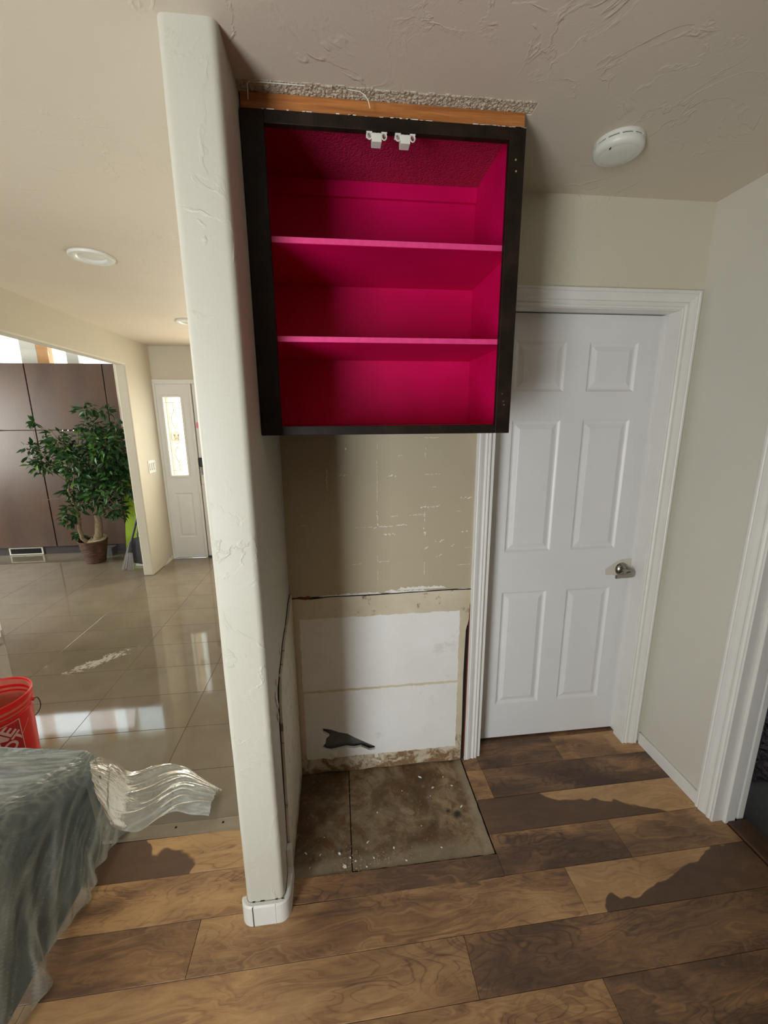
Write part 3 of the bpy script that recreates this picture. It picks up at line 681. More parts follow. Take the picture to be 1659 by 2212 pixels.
# two slabs of the old underfloor in the niche, with ragged outer edge
random.seed(41)
def ragged(x0, x1, front, right, name):
    bm = bmesh.new(); N = 44; Mv = 30; vs = {}
    for i in range(N+1):
        for j in range(Mv+1):
            u = i/N; v = j/Mv
            xr = x1+(right(v) if right else 0); x = x0+(xr-x0)*u; yf = front(x); y = yf+(1.662-yf)*v
            z = -.005+.0022*mnoise.noise(Vector((x*22, y*22, 0)))+.0012*mnoise.noise(Vector((x*80, y*80, 3)))
            vs[i, j] = bm.verts.new((x, y, z))
    for i in range(N):
        for j in range(Mv): bm.faces.new((vs[i, j], vs[i+1, j], vs[i+1, j+1], vs[i, j+1]))
    me = bpy.data.meshes.new(name); bm.to_mesh(me); bm.free(); me.materials.append(M['dirt'])
    for p in me.polygons: p.use_smooth = True
    return link(bpy.data.objects.new(name, me), fl)
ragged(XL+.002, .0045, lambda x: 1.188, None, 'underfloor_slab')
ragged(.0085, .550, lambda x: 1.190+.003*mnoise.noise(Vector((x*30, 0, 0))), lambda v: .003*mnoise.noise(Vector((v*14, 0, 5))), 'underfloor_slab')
# floor of the next room, its walls
nf = struct(box('floor_next_room', M['greyfloor'], XR+.13, -1.2, -.16, 4.2, 3.2, -.002))
struct(MB().box(4.2, -1.2, 0, 4.3, 3.2, H).box(XR+.12, 3.2, 0, 4.3, 3.3, H).box(XR+.12, -1.3, 0, 4.3, -1.2, H).build('wall_next_room', M['wall']))
struct(box('ceiling_next_room', M['wall'], XR+.13, -1.3, H, 4.3, 3.3, H+.1))

# hall, living room shell
hw = struct(prismx([(-1.45, 2.16), (4.43, 2.16), (4.43, 0), (5.10, 0), (5.10, 3.3), (-1.45, 3.3)], -2.111, -2.011).build('wall_hall', M['hall'], bevel=.012, seg=3))
MB().box(-2.111, 5.10, 0, -2.011, 5.30, 3.3).box(-2.5, 5.22, 0, -2.111, 5.30, 3.3).box(-2.5, 5.30, 0, -2.42, 5.95, 3.3).build('wall_section', M['hall'], hw)
MB().add([(-2.0112, 4.72, .0), (-2.0108, 4.99, .0), (-2.0108, 4.99, .035), (-2.0108, 4.95, .06), (-2.0108, 4.92, .035), (-2.0108, 4.86, .05), (-2.0108, 4.80, .02)], [(0, 1, 2, 3, 4, 5, 6)]).build('torn_base_patch', M['scuff'], hw)
struct(box('wall_hall_right', M['hall'], XCL, 1.76, 0, XCL+.1, 5.0, H))
we = struct(MB().box(-2.011, 4.997, 2.078, -.24, 5.10, 3.3).box(-.70, 4.997, 0, -.24, 5.10, 2.078).build('wall_entry', M['hall']))
struct(MB().box(-6.1, 5.95, 0, -2.42, 6.1, 2.26).box(-6.1, 5.95, 3.26, -2.42, 6.1, 3.4).box(-2.47, 5.95, 2.26, -2.42, 6.1, 3.26).box(-6.1, 5.95, 2.26, -5.6, 6.1, 3.26).build('wall_living_room', M['wall']))
struct(MB().box(-6.2, -1.45, 0, -6.1, 1.9, 3.4).box(-6.2, 4.7, 0, -6.1, 6.1, 3.4).box(-6.2, 1.9, 0, -6.1, 4.7, .7).box(-6.2, 1.9, 2.3, -6.1, 4.7, 3.4).build('wall_left', M['wall']))
struct(MB().box(-6.1, -1.55, 0, -2.25, -1.45, 3.4).box(-1.10, -1.55, 0, 1.62, -1.45, 3.4).box(-2.25, -1.55, 2.1, -1.10, -1.45, 3.4).build('wall_rear', M['rear']))
# clerestory window
w1 = struct(empty('window_1'))
for xa, xb, mm in ((-5.6, -5.47, 'mullion'), (-4.62, -4.49, 'mullion'), (-3.74, -3.61, 'mullion'), (-3.93, -3.742, 'white'), (-3.40, -3.26, 'white'), (-2.50, -2.37, 'mullion')):
    MB().box(xa, 5.96, 2.26, xb, 6.06, 3.26).build('mullion', M[mm], w1, bevel=.004)
for a, b in ((-5.47, -4.62), (-4.49, -3.93), (-3.61, -3.40), (-3.26, -2.50)): box('pane', M['glass'], a, 6.0, 2.28, b, 6.006, 3.24, w1)
w2 = struct(empty('window_2'))
MB().box(-6.17, 1.9, .7, -6.12, 4.7, .76).box(-6.17, 1.9, 2.24, -6.12, 4.7, 2.3).box(-6.17, 1.9, .76, -6.12, 1.96, 2.24).box(-6.17, 4.64, .76, -6.12, 4.7, 2.24).box(-6.17, 3.27, .76, -6.12, 3.33, 2.24).build('window_frame', M['white'], w2)
box('pane', M['glass'], -6.15, 1.96, .76, -6.145, 4.64, 2.24, w2)
w3 = struct(empty('window_3'))
MB().box(-2.25, -1.53, .0, -2.19, -1.47, 2.1).box(-1.16, -1.53, 0, -1.10, -1.47, 2.1).box(-2.19, -1.53, 2.04, -1.16, -1.47, 2.1).box(-2.19, -1.53, 0, -1.16, -1.47, .05).build('window_frame', M['white'], w3)
box('pane', M['glass'], -2.19, -1.503, .05, -1.16, -1.497, 2.04, w3)

# entry: sidelight and front door
YE = 4.995
d2 = struct(empty('door_2'))
MB().box(-2.010, YE-.02, 0, -1.985, YE+.06, 2.03).box(-2.010, YE-.02, 2.03, -.70, YE+.06, 2.076).box(-1.628, YE-.02, 0, -1.606, YE+.06, 2.03).box(-.73, YE-.02, 0, -.70, YE+.06, 2.03).build('door_frame', M['white'], d2, bevel=.003)
mb = MB(); gp = (-1.918, -1.730, 1.008, 1.888); lp = (-1.915, -1.712, .262, .800)
slab_face(mb, -1.985, -1.628, .02, 2.03, YE, YE+.04, [gp, lp], [gp]); mb.build('sidelight_panel', M['door'], d2)
raised(*lp, YE, 1.2).build('door_panel', M['door'], d2)
MB().box(-1.940, YE-.012, .985, -1.918, YE+.05, 1.911).box(-1.730, YE-.012, .985, -1.708, YE+.05, 1.911).box(-1.918, YE-.012, .985, -1.730, YE+.05, 1.008).box(-1.918, YE-.012, 1.888, -1.730, YE+.05, 1.911).build('glass_surround', M['white'], d2, bevel=.004)
gl = box('leaded_glass', M['frost'], -1.918, YE+.018, 1.008, -1.730, YE+.024, 1.888, d2)
cm = MB(); Y_ = YE+.015; cxg = -1.824
def arc(pts): cm.tube([(x, Y_, z) for x, z in pts], .0022, 5)
arc([(-1.898, 1.01), (-1.898, 1.886)]); arc([(-1.75, 1.01), (-1.75, 1.886)]); arc([(-1.916, 1.83), (-1.73, 1.83)]); arc([(-1.916, 1.065), (-1.73, 1.065)])
for s in (-1, 1):
    arc([(cxg+s*.034*math.sin(math.pi*t/12), 1.54+.20*t/12) for t in range(13)]); arc([(cxg+s*.034*math.sin(math.pi*t/12), 1.16+.18*t/12) for t in range(13)])
    arc([(cxg+s*.05*math.cos(a/8*math.pi)*.8+s*.02, 1.45+.05*math.sin(a/8*math.pi*2)) for a in range(17)])
arc([(cxg, 1.74), (cxg, 1.83)]); arc([(cxg, 1.065), (cxg, 1.16)])
for a in range(4):
    ox, oz = .028*math.cos(a*math.pi/2), .038*math.sin(a*math.pi/2); arc([(cxg+ox+.026*math.cos(k*math.pi/6), 1.44+oz+.032*math.sin(k*math.pi/6)) for k in range(13)])
cm.build('lead_caming', M['gold'], gl, smooth=True)
mb = MB(); gp2 = (-1.42, -.92, .85, 1.80); slab_face(mb, -1.598, -.735, .02, 2.03, YE, YE+.04, [gp2], [gp2]); mb.build('door_slab', M['door'], d2)
box('door_glass', M['frost'], -1.42, YE+.018, .85, -.92, YE+.024, 1.80, d2)
MB().box(-1.607, YE+.012, .0, -1.5975, YE+.02, 2.03).build('door_gap', M['black_cavity'], d2)
MB().box(-1.6, YE-.03, 0, -.73, YE+.06, .018).build('door_sill', M['dust_black'], d2)
MB().box(-1.592, YE-.028, 1.105, -1.553, YE, 1.21).build('deadbolt', M['black'], d2, bevel=.006)
MB().box(-1.588, YE-.018, 1.01, -1.553, YE, 1.105).build('lock_plate', M['silver'], d2, bevel=.004)
MB().box(-1.585, YE-.04, .895, -1.548, YE, .985).build('handle_cover', M['plastic'], d2, bevel=.012, seg=3)
MB().box(-1.590, YE-.002, 1.545, -1.52, YE-.001, 1.61).build('paper_note', M['pinknote'], d2)
# sunlit masonry pier and garden wall outside, seen through the glass
pier = tag(MB().box(-2.75, 6.35, -.1, -2.37, 6.6, 3.2).build('garden_pier', M['brick']), 'tan masonry pier seen through the leaded sidelight glass', 'pier')

# ================================================================== THINGS
# ---- open wall cabinet
cab = tag(empty('wall_cabinet', (0, 0, 0)), 'open doorless wall cabinet, dark frame, magenta painted inside with two shelves', 'cabinet')
ZB, ZT, XK0, XK1, YK = 1.573, 2.378, -.2165, .5330, 1.247
YB = YN-.001
MB().box(XK0, YK, ZB, -.158, YK+.019, ZT).build('frame_stile', M['frame'], cab, bevel=.0015)
MB().box(.4875, YK, ZB, XK1, YK+.019, ZT).build('frame_stile', M['frame'], cab, bevel=.0015)
MB().box(-.158, YK, 2.348, .4875, YK+.019, ZT).build('frame_rail', M['frame'], cab, bevel=.0015)
MB().box(-.158, YK, ZB, .4875, YK+.019, 1.599).build('frame_rail', M['frame'], cab, bevel=.0015)
MB().box(XK0+.001, YK+.019, ZB, -.2, YB, ZT-.008).box(XK0+.001, 1.287, ZT-.008, -.2, YB, H-.012).build('side_panel', M['pink'], cab)
MB().box(.521, YK+.019, ZB, XK1-.001, YB, ZT-.008, 0).box(.521, 1.287, ZT-.008, XK1-.001, YB, H-.012, 0).box(.5318, YK+.0195, ZB+.0005, XK1, YB, ZT-.008, 1).box(.5318, 1.287, ZT-.008, XK1, YB, H-.001, 1).build('side_panel', [M['pink'], M['frame']], cab)
MB().box(-.2, YB-.006, 1.60, .521, YB, H-.01).build('back_panel', M['pink'], cab)
MB().box(-.2, YK+.019, ZB+.003, .521, YB-.006, 1.598).build('bottom_panel', M['pink'], cab)
MB().box(XK0+.001, YK+.0192, ZB, XK1-.001, YB, ZB+.0028).build('underside', M['frame'], cab)
MB().box(-.2, YB-.022, 2.366, .521, YB-.006, H-.012).build('hanging_cleat', M['pink'], cab, bevel=.001)
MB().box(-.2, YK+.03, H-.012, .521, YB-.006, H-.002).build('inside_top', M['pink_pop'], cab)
for zz in (2.086, 1.834):
    s = MB().box(-.2, YK+.022, zz, .521, YB-.006, zz+.0155).build('shelf', M['pink'], cab, bevel=.001)
    MB().box(-.199, YK+.0195, zz+.0006, .520, YK+.0218, zz+.0150).build('shelf_edge', M['pink_edge'], s)
o = MB().box(XK0+.001, 1.268, 2.372, .5355, 1.286, H-.001).build('mounting_rail', M['orange'], cab); o['label'] = 'bare orange wood mounting rail above the frame'
# chipped pale lip under the mounting rail
mb = MB(); random.seed(77)
for k in range(46):
    x = random.choice([random.uniform(.05, .25), random.uniform(.38, .53), random.uniform(-.2, .53)]); w = random.uniform(.004, .018)
    mb.box(x, YK+.001, ZT-.0004, min(x+w, .533), YK+.004, ZT+random.uniform(.0006, .0022))
mb.build('chipped_edge', M['torn'], cab)['kind'] = 'stuff'
for xx, in ((.1285,), (.204,)):
    ct = MB().box(xx-.013, YK+.002, 2.3245, xx+.013, YK+.030, 2.3445).box(xx-.0115, YK+.006, 2.344, xx-.001, YK+.026, 2.3475).box(xx+.001, YK+.006, 2.344, xx+.0115, YK+.026, 2.3475).build('roller_catch', M['plastic'], cab, bevel=.0012)
    for s in (-1, 1):
        cl = MB()
        pts_ = [(xx+s*(.0195+.0065*math.cos(a)), YK+.004, 2.338+.008*math.sin(a)) for a in [k*math.pi/5+.2 for k in range(-2, 9)]]
        cl.tube(pts_, .0016, 6); cl.box(min(xx+s*.012, xx+s*.027), YK+.003, 2.3445, max(xx+s*.012, xx+s*.027), YK+.026, 2.3478)
        cl.build('catch_ear', M['plastic'], ct, smooth=True)
for zz in (2.303, 2.276, 1.690, 1.668, 1.658):
    MB().lathe([(.0001, -.0012), (.0022, -.001), (.0028, 0)], 8, (.508+random.uniform(-.004, .004), YK, zz), Matrix.Rotation(-math.pi/2, 4, 'X')).build('hinge_screw', M['silver'] if zz < 1.7 else M['gold'], cab)
# hanging strands of caulk
tag(MB().tube([(-.192, 1.243, 2.392), (-.191, 1.24, 2.405), (-.190, 1.236, 2.420), (-.186, 1.234, 2.4235), (-.15, 1.233, 2.4235), (-.05, 1.232, 2.423)], .0009, 5).build('caulk_strand', M['torn']), 'thin caulk strand hanging at the left end of the popcorn strip', 'strand')
tag(MB().tube([(.055, 1.235, 2.424), (.085, 1.236, 2.4225), (.098, 1.238, 2.417), (.107, 1.241, 2.407), (.111, 1.243, 2.392)], .0011, 5).build('caulk_strand', M['torn']), 'pale curved caulk strand hanging over the middle of the orange rail', 'strand')

# ---- smoke detector
sd = tag(empty('smoke_detector', (.871, 1.355, H)), 'round white smoke detector on the ceiling', 'smoke detector')
def rel(mb, name, mat, parent, **k):
    return mb.build(name, mat, parent, **k)
rel(MB().lathe([(.0001, 0), (.069, 0), (.070, -.003), (.070, -.010), (.067, -.0115)], 56), 'base', M['plastic'], sd, smooth=True)
rel(MB().lathe([(.0675, -.010), (.0675, -.0165)], 40), 'vent_ring', M['dust_black'], sd, smooth=True)
rel(MB().lathe([(.062, -.0135), (.069, -.0138), (.0702, -.017), (.070, -.026), (.066, -.032), (.056, -.0355), (.054, -.0352), (.052, -.0362), (.03, -.038), (.0001, -.0385)], 56), 'cover', M['plastic'], sd, smooth=True)
for k in range(12):
    M4 = Matrix.Rotation(2*math.pi*k/12, 4, 'Z'); rel(MB().box(.062, -.0035, -.018, .0698, .0035, -.0095, M=M4), 'rib', M['plastic'], sd)
rel(MB().box(-.0465, -.0345, -.0385, -.0445, -.0275, -.034, M=None), 'indicator_slot', M['black'], sd)
# ---- recessed lights
for nm, loc, lb in (('near', (-1.187, 2.424, H), 'recessed ceiling light with white trim ring, the nearer one'), ('far', (-1.185, 3.80, H), 'small far recessed ceiling light half behind the column')):
    rl = tag(empty('recessed_light', loc), lb, 'ceiling light', 'recessed ceiling lights in the hall')
    MB().lathe([(.100, .001), (.102, -.004), (.098, -.012), (.090, -.014), (.070, -.011), (.062, -.004), (.058, .004)], 48).build('trim_ring', M['plastic'], rl, smooth=True)
    MB().lathe([(.062, .0005), (.056, -.001), (.03, -.0015), (.0001, -.0015)], 40).build('lens', M['plastic'], rl, smooth=True)

# ---- light switch
ls = tag(empty('light_switch', (-2.011, 4.72, 1.145)), 'white three-gang light switch plate on the sunlit hall wall', 'light switch')
MB().box(0, -.085, -.070, .006, .085, .070).build('switch_plate', M['plastic'], ls, bevel=.003)
for k in (-1, 0, 1):
    MB().box(.006, k*.048-.014, -.033, .011, k*.048+.014, .033).build('rocker', M['plastic'], ls, bevel=.002)
    MB().box(.0058, k*.048-.016, -.036, .0068, k*.048+.016, .036).build('rocker_gap', M['dust_black'], ls)

# ---- paint chips on the niche floor
random.seed(90)
spots = [(.481, 1.395, .018), (.045, 1.26, .0), (-.04, 1.26, .014), (.089, 1.229, .011), (.17, 1.257, .010), (.353, 1.236, .009), (-.113, 1.263, .010), (-.168, 1.275, .016), (-.022, 1.212, .020), (.467, 1.5, .011), (-.077, 1.184, .011), (.333, 1.562, .020), (.293, 1.331, .006), (.12, 1.41, .007), (.071, 1.29, .015), (.36, 1.46, .009), (.38, 1.50, .014), (.02, 1.225, .009), (-.10, 1.33, .006), (.06, 1.20, .008), (.21, 1.205, .010), (.0, 1.24, .011), (-.15, 1.22, .009), (.44, 1.55, .008), (.24, 1.50, .006)]
CH = {0: 'long pale debris flake just right of the dark stain on the niche floor', 2: 'pointed pale flake left of the floor seam, level with the scattered grit', 7: 'thin pale sliver nearest the stub wall on the bare niche floor', 8: 'largest pale flake close left of the front end of the floor seam', 9: 'pale flake behind the dark stain near the right back corner of the niche floor', 11: 'long straw-like flake against the back wall of the niche floor'}
for i, (x, y, s) in enumerate(spots):
    if s == 0: continue
    a = random.uniform(0, 3.14); w = s*random.uniform(.3, .7)
    mb = MB(); P = [(-s/2, -w*.2), (-s*.1, -w/2), (s/2, -w*.1), (s*.25, w/2), (-s*.3, w*.4)]
    R2 = lambda p: (p[0]*math.cos(a)-p[1]*math.sin(a), p[0]*math.sin(a)+p[1]*math.cos(a))
    k = len(P); mb.add([(*R2(p), 0) for p in P]+[(*R2(p), .0012+.0015*(j % 2)) for j, p in enumerate(P)], [tuple(range(k)), tuple(range(k, 2*k))]+[(j, (j+1) % k, (j+1) % k+k, j+k) for j in range(k)])
    o = mb.build('paint_chip', M['torn']); o.location = (x, y, -.0035)
    tag(o, 'small pale flake of debris lying on the dirty bare niche floor', 'debris chip', 'debris flakes on the niche floor') if i not in CH else tag(o, CH[i], 'debris chip')
tag(MB().add(*(lambda vs: (vs, [tuple(range(4*i, 4*i+4)) for i in range(len(vs)//4)]))([
    (cx+dx*s, cy+dy*s, -.003+random.random()*.003) for cx, cy, s in [(random.gauss(.06, .10), random.gauss(1.22, .022), random.uniform(.001, .0035)) for _ in range(150)]+[(random.uniform(-.2, .54), random.uniform(1.2, 1.62), random.uniform(.0006, .0018)) for _ in range(300)] for dx, dy in ((-1, -.4), (.3, -1), (1, .3), (-.2, 1))])).build('floor_grit', M['grit'], fix=False), 'loose sawdust and grit scattered over the niche floor', 'debris', kind='stuff')

# ---- sofa (low, teal) under clear plastic film
def lerp(a, b, t): return a+(b-a)*t
RK = [(-.2, -1.12, .64), (.4, -1.12, .64), (.8, -1.085, .585), (1.10, -1.018, .500), (1.28, -.965, .442), (1.385, -.935, .405)]   # y, x, z of the ridge
def ridge(y):
    for (a, b) in zip(RK, RK[1:]):
        if y <= b[0]: t = max(0, (y-a[0])/(b[0]-a[0])); return lerp(a[1], b[1], t), lerp(a[2], b[2], t)
    return RK[-1][1], RK[-1][2]
sofa = tag(empty('sofa', (-1.5, .8, 0)), 'low teal grey upholstered sofa under clear plastic film, lower left', 'sofa')
def sec(y, off, nf=8):
    """cross-section points from far left top, over the ridge, down to the floor"""
    xr, zr = ridge(y); pts = []
    for k in range(9): pts.append((lerp(-2.05, xr-.05, k/8), zr+.008))
    for k in range(1, 6):
        a = math.pi/2*(1-k/5.5); pts.append((xr-.05+(.045)*math.cos(a), zr-.045+.053*math.sin(a)))
    for k in range(1, 11):
        t = k/10; pts.append((lerp(xr-.005, -.925, t**1.1), lerp(zr-.045, .02, t)))
    return [(x-off, z-off) for x, z in pts]
def skew_y(x, y): return y+(-.93-x)*.17*max(0, min(1, (y-.9)/.4))
body = MB(); ys_ = [-.2+1.55*k/24 for k in range(25)]
rings = []
for y in ys_: rings.append([(x+1.5, skew_y(x, y)-.8, max(.02, z)) for x, z in sec(y, .014)])
end = [(x, yy+.02, z*.97) for x, yy, z in rings[-1]]; rings.append(end)
kk = len(rings[0]); 
for r in rings: body.v += r
body.f = [(i*kk+j, i*kk+j+1, (i+1)*kk+j+1, (i+1)*kk+j) for i in range(len(rings)-1) for j in range(kk-1)]+[tuple((len(rings)-1)*kk+j for j in range(kk))+((len(body.v)),)]
body.v.append((-2.05+1.5, rings[-1][0][1], .02)); body.m = [0]*len(body.f)
body.build('upholstered_body', M['teal'], sofa, smooth=True)
film_ = MB(); NU = 330; V1 = 150; GA = []
N3 = lambda a, b, c: mnoise.noise(Vector((a, b, c)))
def gather(y, v):
    """0..1 ridge field: pleats fanning out from the far top corner of the sofa"""
    side = max(0, (v-.5)/.5); dx = max(.02, 1.44-y); ang = math.atan2(side*.62+.02, dx); r = math.hypot(side*.62, dx)
    s2 = N3((y+.42*side)*9, side*.9, 2)*.65+N3((y+.30*side)*21, side*1.4, 5)*.35
    s1 = N3(ang*8, r*.8, 0); w = max(0, 1-r/.45)
    a = s2*(1-w)+s1*w
    k = max(0, 1-abs(a)*6)+.5*max(0, 1-abs(N3((y+.5*side)*30, side*1.5, 9))*6)
    return a, min(1, k*(.3+.7*side))
def fsurf(u, v):
    y = lerp(-.2, 1.415, u); S = sec(min(y, 1.40), -.004); f = v*(len(S)-1); i = min(int(f), len(S)-2); x, z = lerp(S[i][0], S[i+1][0], f-i), lerp(S[i][1], S[i+1][1], f-i)
    side = max(0, (v-.55)/.45); a, g = gather(y, v)
    x += max(.040*side*a, -.009)+.018*side**2
    z += (.0045*N3(x*9+y*6, y*30-x*12, 2)+.003*N3(x*24+y*16, y*70, 8))*(1-side)
    x += .035*side**3*(N3(y*8, 3, 3)+.5*N3(y*23, 1, 3))
    return (x, skew_y(x, y), max(.003, z))
def fdens(u, v):
    y = lerp(-.2, 1.415, u); side = max(0, (v-.55)/.45); x = v*1.2
    g = gather(y, v)[1]; top = .30+.30*max(0, 1-abs(N3(x*12+y*8, y*34-x*14, 5))*4)
    return lerp(top, .05+.50*g+.16*max(0, N3(y*3, v*4, 7))+.14*side**2, min(1, side*5))
film_.grid(fsurf, NU, V1); GA += [fdens(i/NU, j/V1) for j in range(V1+1) for i in range(NU+1)]
# far end drop of the sheet
def fend(u, v):
    x, y, z = fsurf(1, u); z2 = z*(1-v)+.003*v; return (x+.02*v*(1 if u > .9 else .2), y+.03*v+.012*v*math.sin(x*60), z2)
film_.grid(fend, V1, 10); GA += [.22+.3*max(0, 1-abs(N3(i*.2, j*.1, 3))*4) for j in range(11) for i in range(V1+1)]
# trailing tongue of film across the tile
U0 = [(-.940, 1.385, .398), (-.952, 1.46, .345), (-.952, 1.56, .225), (-.935, 1.60, .145), (-.865, 1.64, .120), (-.80, 1.67, .095), (-.72, 1.66, .070), (-.635, 1.62, .040), (-.555, 1.585, .012)]
U1 = [(-.915, 1.345, .30), (-.912, 1.37, .20), (-.905, 1.385, .10), (-.880, 1.41, .045), (-.835, 1.44, .012), (-.775, 1.475, .018), (-.715, 1.485, .030), (-.645, 1.47, .020), (-.580, 1.468, .006)]
def cr(P, t):
    f = t*(len(P)-1); i = min(int(f), len(P)-2); t = f-i; p = [Vector(P[max(0, min(len(P)-1, i+k))]) for k in (-1, 0, 1, 2)]
    return .5*((2*p[1])+(p[2]-p[0])*t+(2*p[0]-5*p[1]+4*p[2]-p[3])*t*t+(-p[0]+3*p[1]-3*p[2]+p[3])*t**3)
def tg(u, v): return N3(u*2.6+v*1.5, v*9+u*3.5, 0)*.7+N3(u*5, v*22+u*9, 6)*.4
def tongue(u, v):
    a, b = cr(U0, u), cr(U1, u); p = a.lerp(b, v); arch = math.sin(math.pi*v)
    p.z += arch*(.028+.026*math.sin(u*8+.5)*(u > .2))+.016*tg(u, v)*min(1, u*3+.2)
    p.x += .006*N3(u*4, v*9, 5); p.z = max(.003, p.z); return tuple(p)
def tdens(u, v):
    g = max(0, 1-abs(tg(u, v))*6); e = max(0, 1-min(v, 1-v)*22)
    return min(.9, .26+.38*g+.3*e+.22*max(0, N3(u*3, v*3, 11)+.2)+.20*(u > .7))
film_.grid(tongue, 150, 60); GA += [tdens(i/150, j/60) for j in range(61) for i in range(151)]
fo = film_.build('plastic_sheet', M['film'], smooth=False)
for p_ in fo.data.polygons: p_.use_smooth = True
at = fo.data.attributes.new('gathers', 'FLOAT', 'POINT'); at.data.foreach_set('value', GA)
tag(fo, 'clear plastic film draped over the sofa, one end trailing on the tile', 'plastic sheet')

# ---- red bucket
bx, by = -1.645, 1.872
bk = tag(empty('bucket', (bx, by, 0)), 'red plastic bucket behind the sofa, pale slanted lettering in a square outline', 'bucket')
MB().lathe([(.0001, .004), (.128, .004), (.130, 0), (.133, .003), (.1405, .24), (.1415, .285), (.147, .287), (.1475, .293), (.1425, .296), (.1425, .312), (.149, .314), (.1495, .322), (.1435, .324), (.1435, .338), (.151, .340), (.152, .350), (.147, .352), (.147, .362), (.1535, .364), (.1545, .371), (.152, .374), (.1475, .372), (.146, .365)], 72).build('bucket_body', M['red'], bk, smooth=True)
MB().lathe([(.146, .365), (.139, .24), (.131, .008), (.0001, .006)], 72).build('bucket_lining', M['red_dusty'], bk, smooth=True)
ae = math.radians(22)
mb = MB(); mb.lathe([(.0001, .010), (.006, .009), (.011, .004), (.012, 0)], 12, (.1475*math.cos(ae), .1475*math.sin(ae), .31), Matrix.Rotation(ae, 4, 'Z') @ Matrix.Rotation(math.pi/2, 4, 'Y')); mb.build('handle_lug', M['red'], bk, smooth=True)
hp = []
for k in range(19):
    th = math.pi*k/18; rx = .168*math.cos(th); rd = .168*math.sin(th); e = Vector((math.cos(ae), math.sin(ae), 0)); s2 = Vector((-math.sin(ae), math.cos(ae), 0))
    hp.append(tuple(e*rx+s2*rd*.99+Vector((0, 0, .31-.22*math.sin(th)))))
hp = [(.150*math.cos(ae), .150*math.sin(ae), .31)]+hp+[(-.150*math.cos(ae), -.150*math.sin(ae), .31)]
MB().tube(hp, .0022, 6).build('wire_handle', M['dust_black'], bk, smooth=True)
# printed panel: upright square outline with lettering climbing at a slant, wrapped on the pail
def wrap(o_verts, ang0, zc, push):
    out = []
    for (u, v) in o_verts:
        z = zc+v; R = lerp(.133, .1405, max(0, min(1, z/.24)))+push; a = ang0+u/R; out.append((R*math.cos(a), R*math.sin(a), z))
    return out
A0 = math.atan2(-by, -bx)-math.radians(10.0)      # centre of the print faces back towards the room
zc = .170
def quad_strip(p0, p1, w, push):
    d = Vector(p1)-Vector(p0); nn = Vector((-d.y, d.x)).normalized()*w/2; n_ = 10; vs = []
    for i in range(n_+1):
        q = Vector(p0)+d*i/n_; vs += [tuple(q+nn), tuple(q-nn)]
    return wrap(vs, A0, zc, push), [(2*i, 2*i+1, 2*i+3, 2*i+2) for i in range(n_)]
S = .105
back = MB(); back.grid(lambda u, v: wrap([(-S+2*S*u, -S+2*S*v)], A0, zc, .0006)[0], 24, 4); back.build('print_ground', M['logo_dark'], bk, fix=False)
fr = MB()
for a, b in (((-S, S), (S, S)), ((S, S), (S, -S)), ((S, -S), (-S, -S)), ((-S, -S), (-S, S)), ((S, .02), (S+.045, .075))): fr.add(*quad_strip(a, b, .0035 if b[0] <= S else .002, .0012))
fr.build('print_outline', M['logo'], bk, fix=False)
def text_mesh(txt, size, cx, cy, rot, shear=0):
    cu = bpy.data.curves.new('t', 'FONT'); cu.body = txt; cu.size = size; cu.offset = size*.028; cu.align_x = 'CENTER'; cu.align_y = 'CENTER'; cu.shear = shear; cu.space_character = .95
    to = bpy.data.objects.new('t', cu); COL.objects.link(to); bpy.context.view_layer.update()
    me = bpy.data.meshes.new_from_object(to.evaluated_get(bpy.context.evaluated_depsgraph_get())); bpy.data.objects.remove(to)
    bm = bmesh.new(); bm.from_mesh(me); bmesh.ops.triangulate(bm, faces=bm.faces)
    bmesh.ops.subdivide_edges(bm, edges=[e for e in bm.edges if e.calc_length() > .012], cuts=2)
    c_, s_ = math.cos(rot), math.sin(rot)
    vs = [(cx+v.co.x*c_-v.co.y*s_, cy+v.co.x*s_+v.co.y*c_) for v in bm.verts]; bm.verts.index_update(); fs = [tuple(v.index for v in f.verts) for f in bm.faces]; bm.free()
    return vs, fs
lt = MB()
for txt, sz, cx, cy in (('THE', .055, -.045, .050), ('HOME', .078, -.010, .012), ('DEPOT', .070, .028, -.035)):
    vs, fs = text_mesh(txt, sz, cx, cy, math.radians(40)); vs = [(max(-S+.004, min(S-.004, a)), max(-S+.004, min(S-.004, b))) for a, b in vs]
    lt.add(wrap(vs, A0, zc, .0022), fs)
lt.build('print_lettering', M['logo'], bk, fix=False)

# ---- tall dark wardrobe run (four tall units), free-standing below the clerestory window
def wardrobe_unit(x0, x1, label):
    r = tag(empty('tall_cabinet', (x0, 5.36, 0)), label, 'cabinet', 'tall dark brown cabinets in the far room')
    w = x1-x0
    MB().box(.001, .02, .10, w-.001, .58, 2.285).build('carcass', M['lam_dark'], r)
    MB().box(.006, -.003, 1.536, w-.006, .018, 2.283).build('door', M['lam'], r, bevel=.002)
    dl = MB().box(.006, -.003, .105, w-.006, .018, 1.529).build('door', M['lam'], r, bevel=.002)
    MB().box(.0, .035, .0, w, .56, .10).build('toe_kick', M['kick'], r)
    return r, dl
units = [(-5.22, -4.372, 'dark brown tall cabinet farthest left, outside edge of view'), (-4.372, -3.525, 'dark brown tall cabinet left of the ficus, floor vent in its base'), (-3.525, -2.69, 'dark brown tall cabinet directly behind the ficus'), (-2.69, -2.545, 'narrow dark brown cabinet end beside the lime green board')]
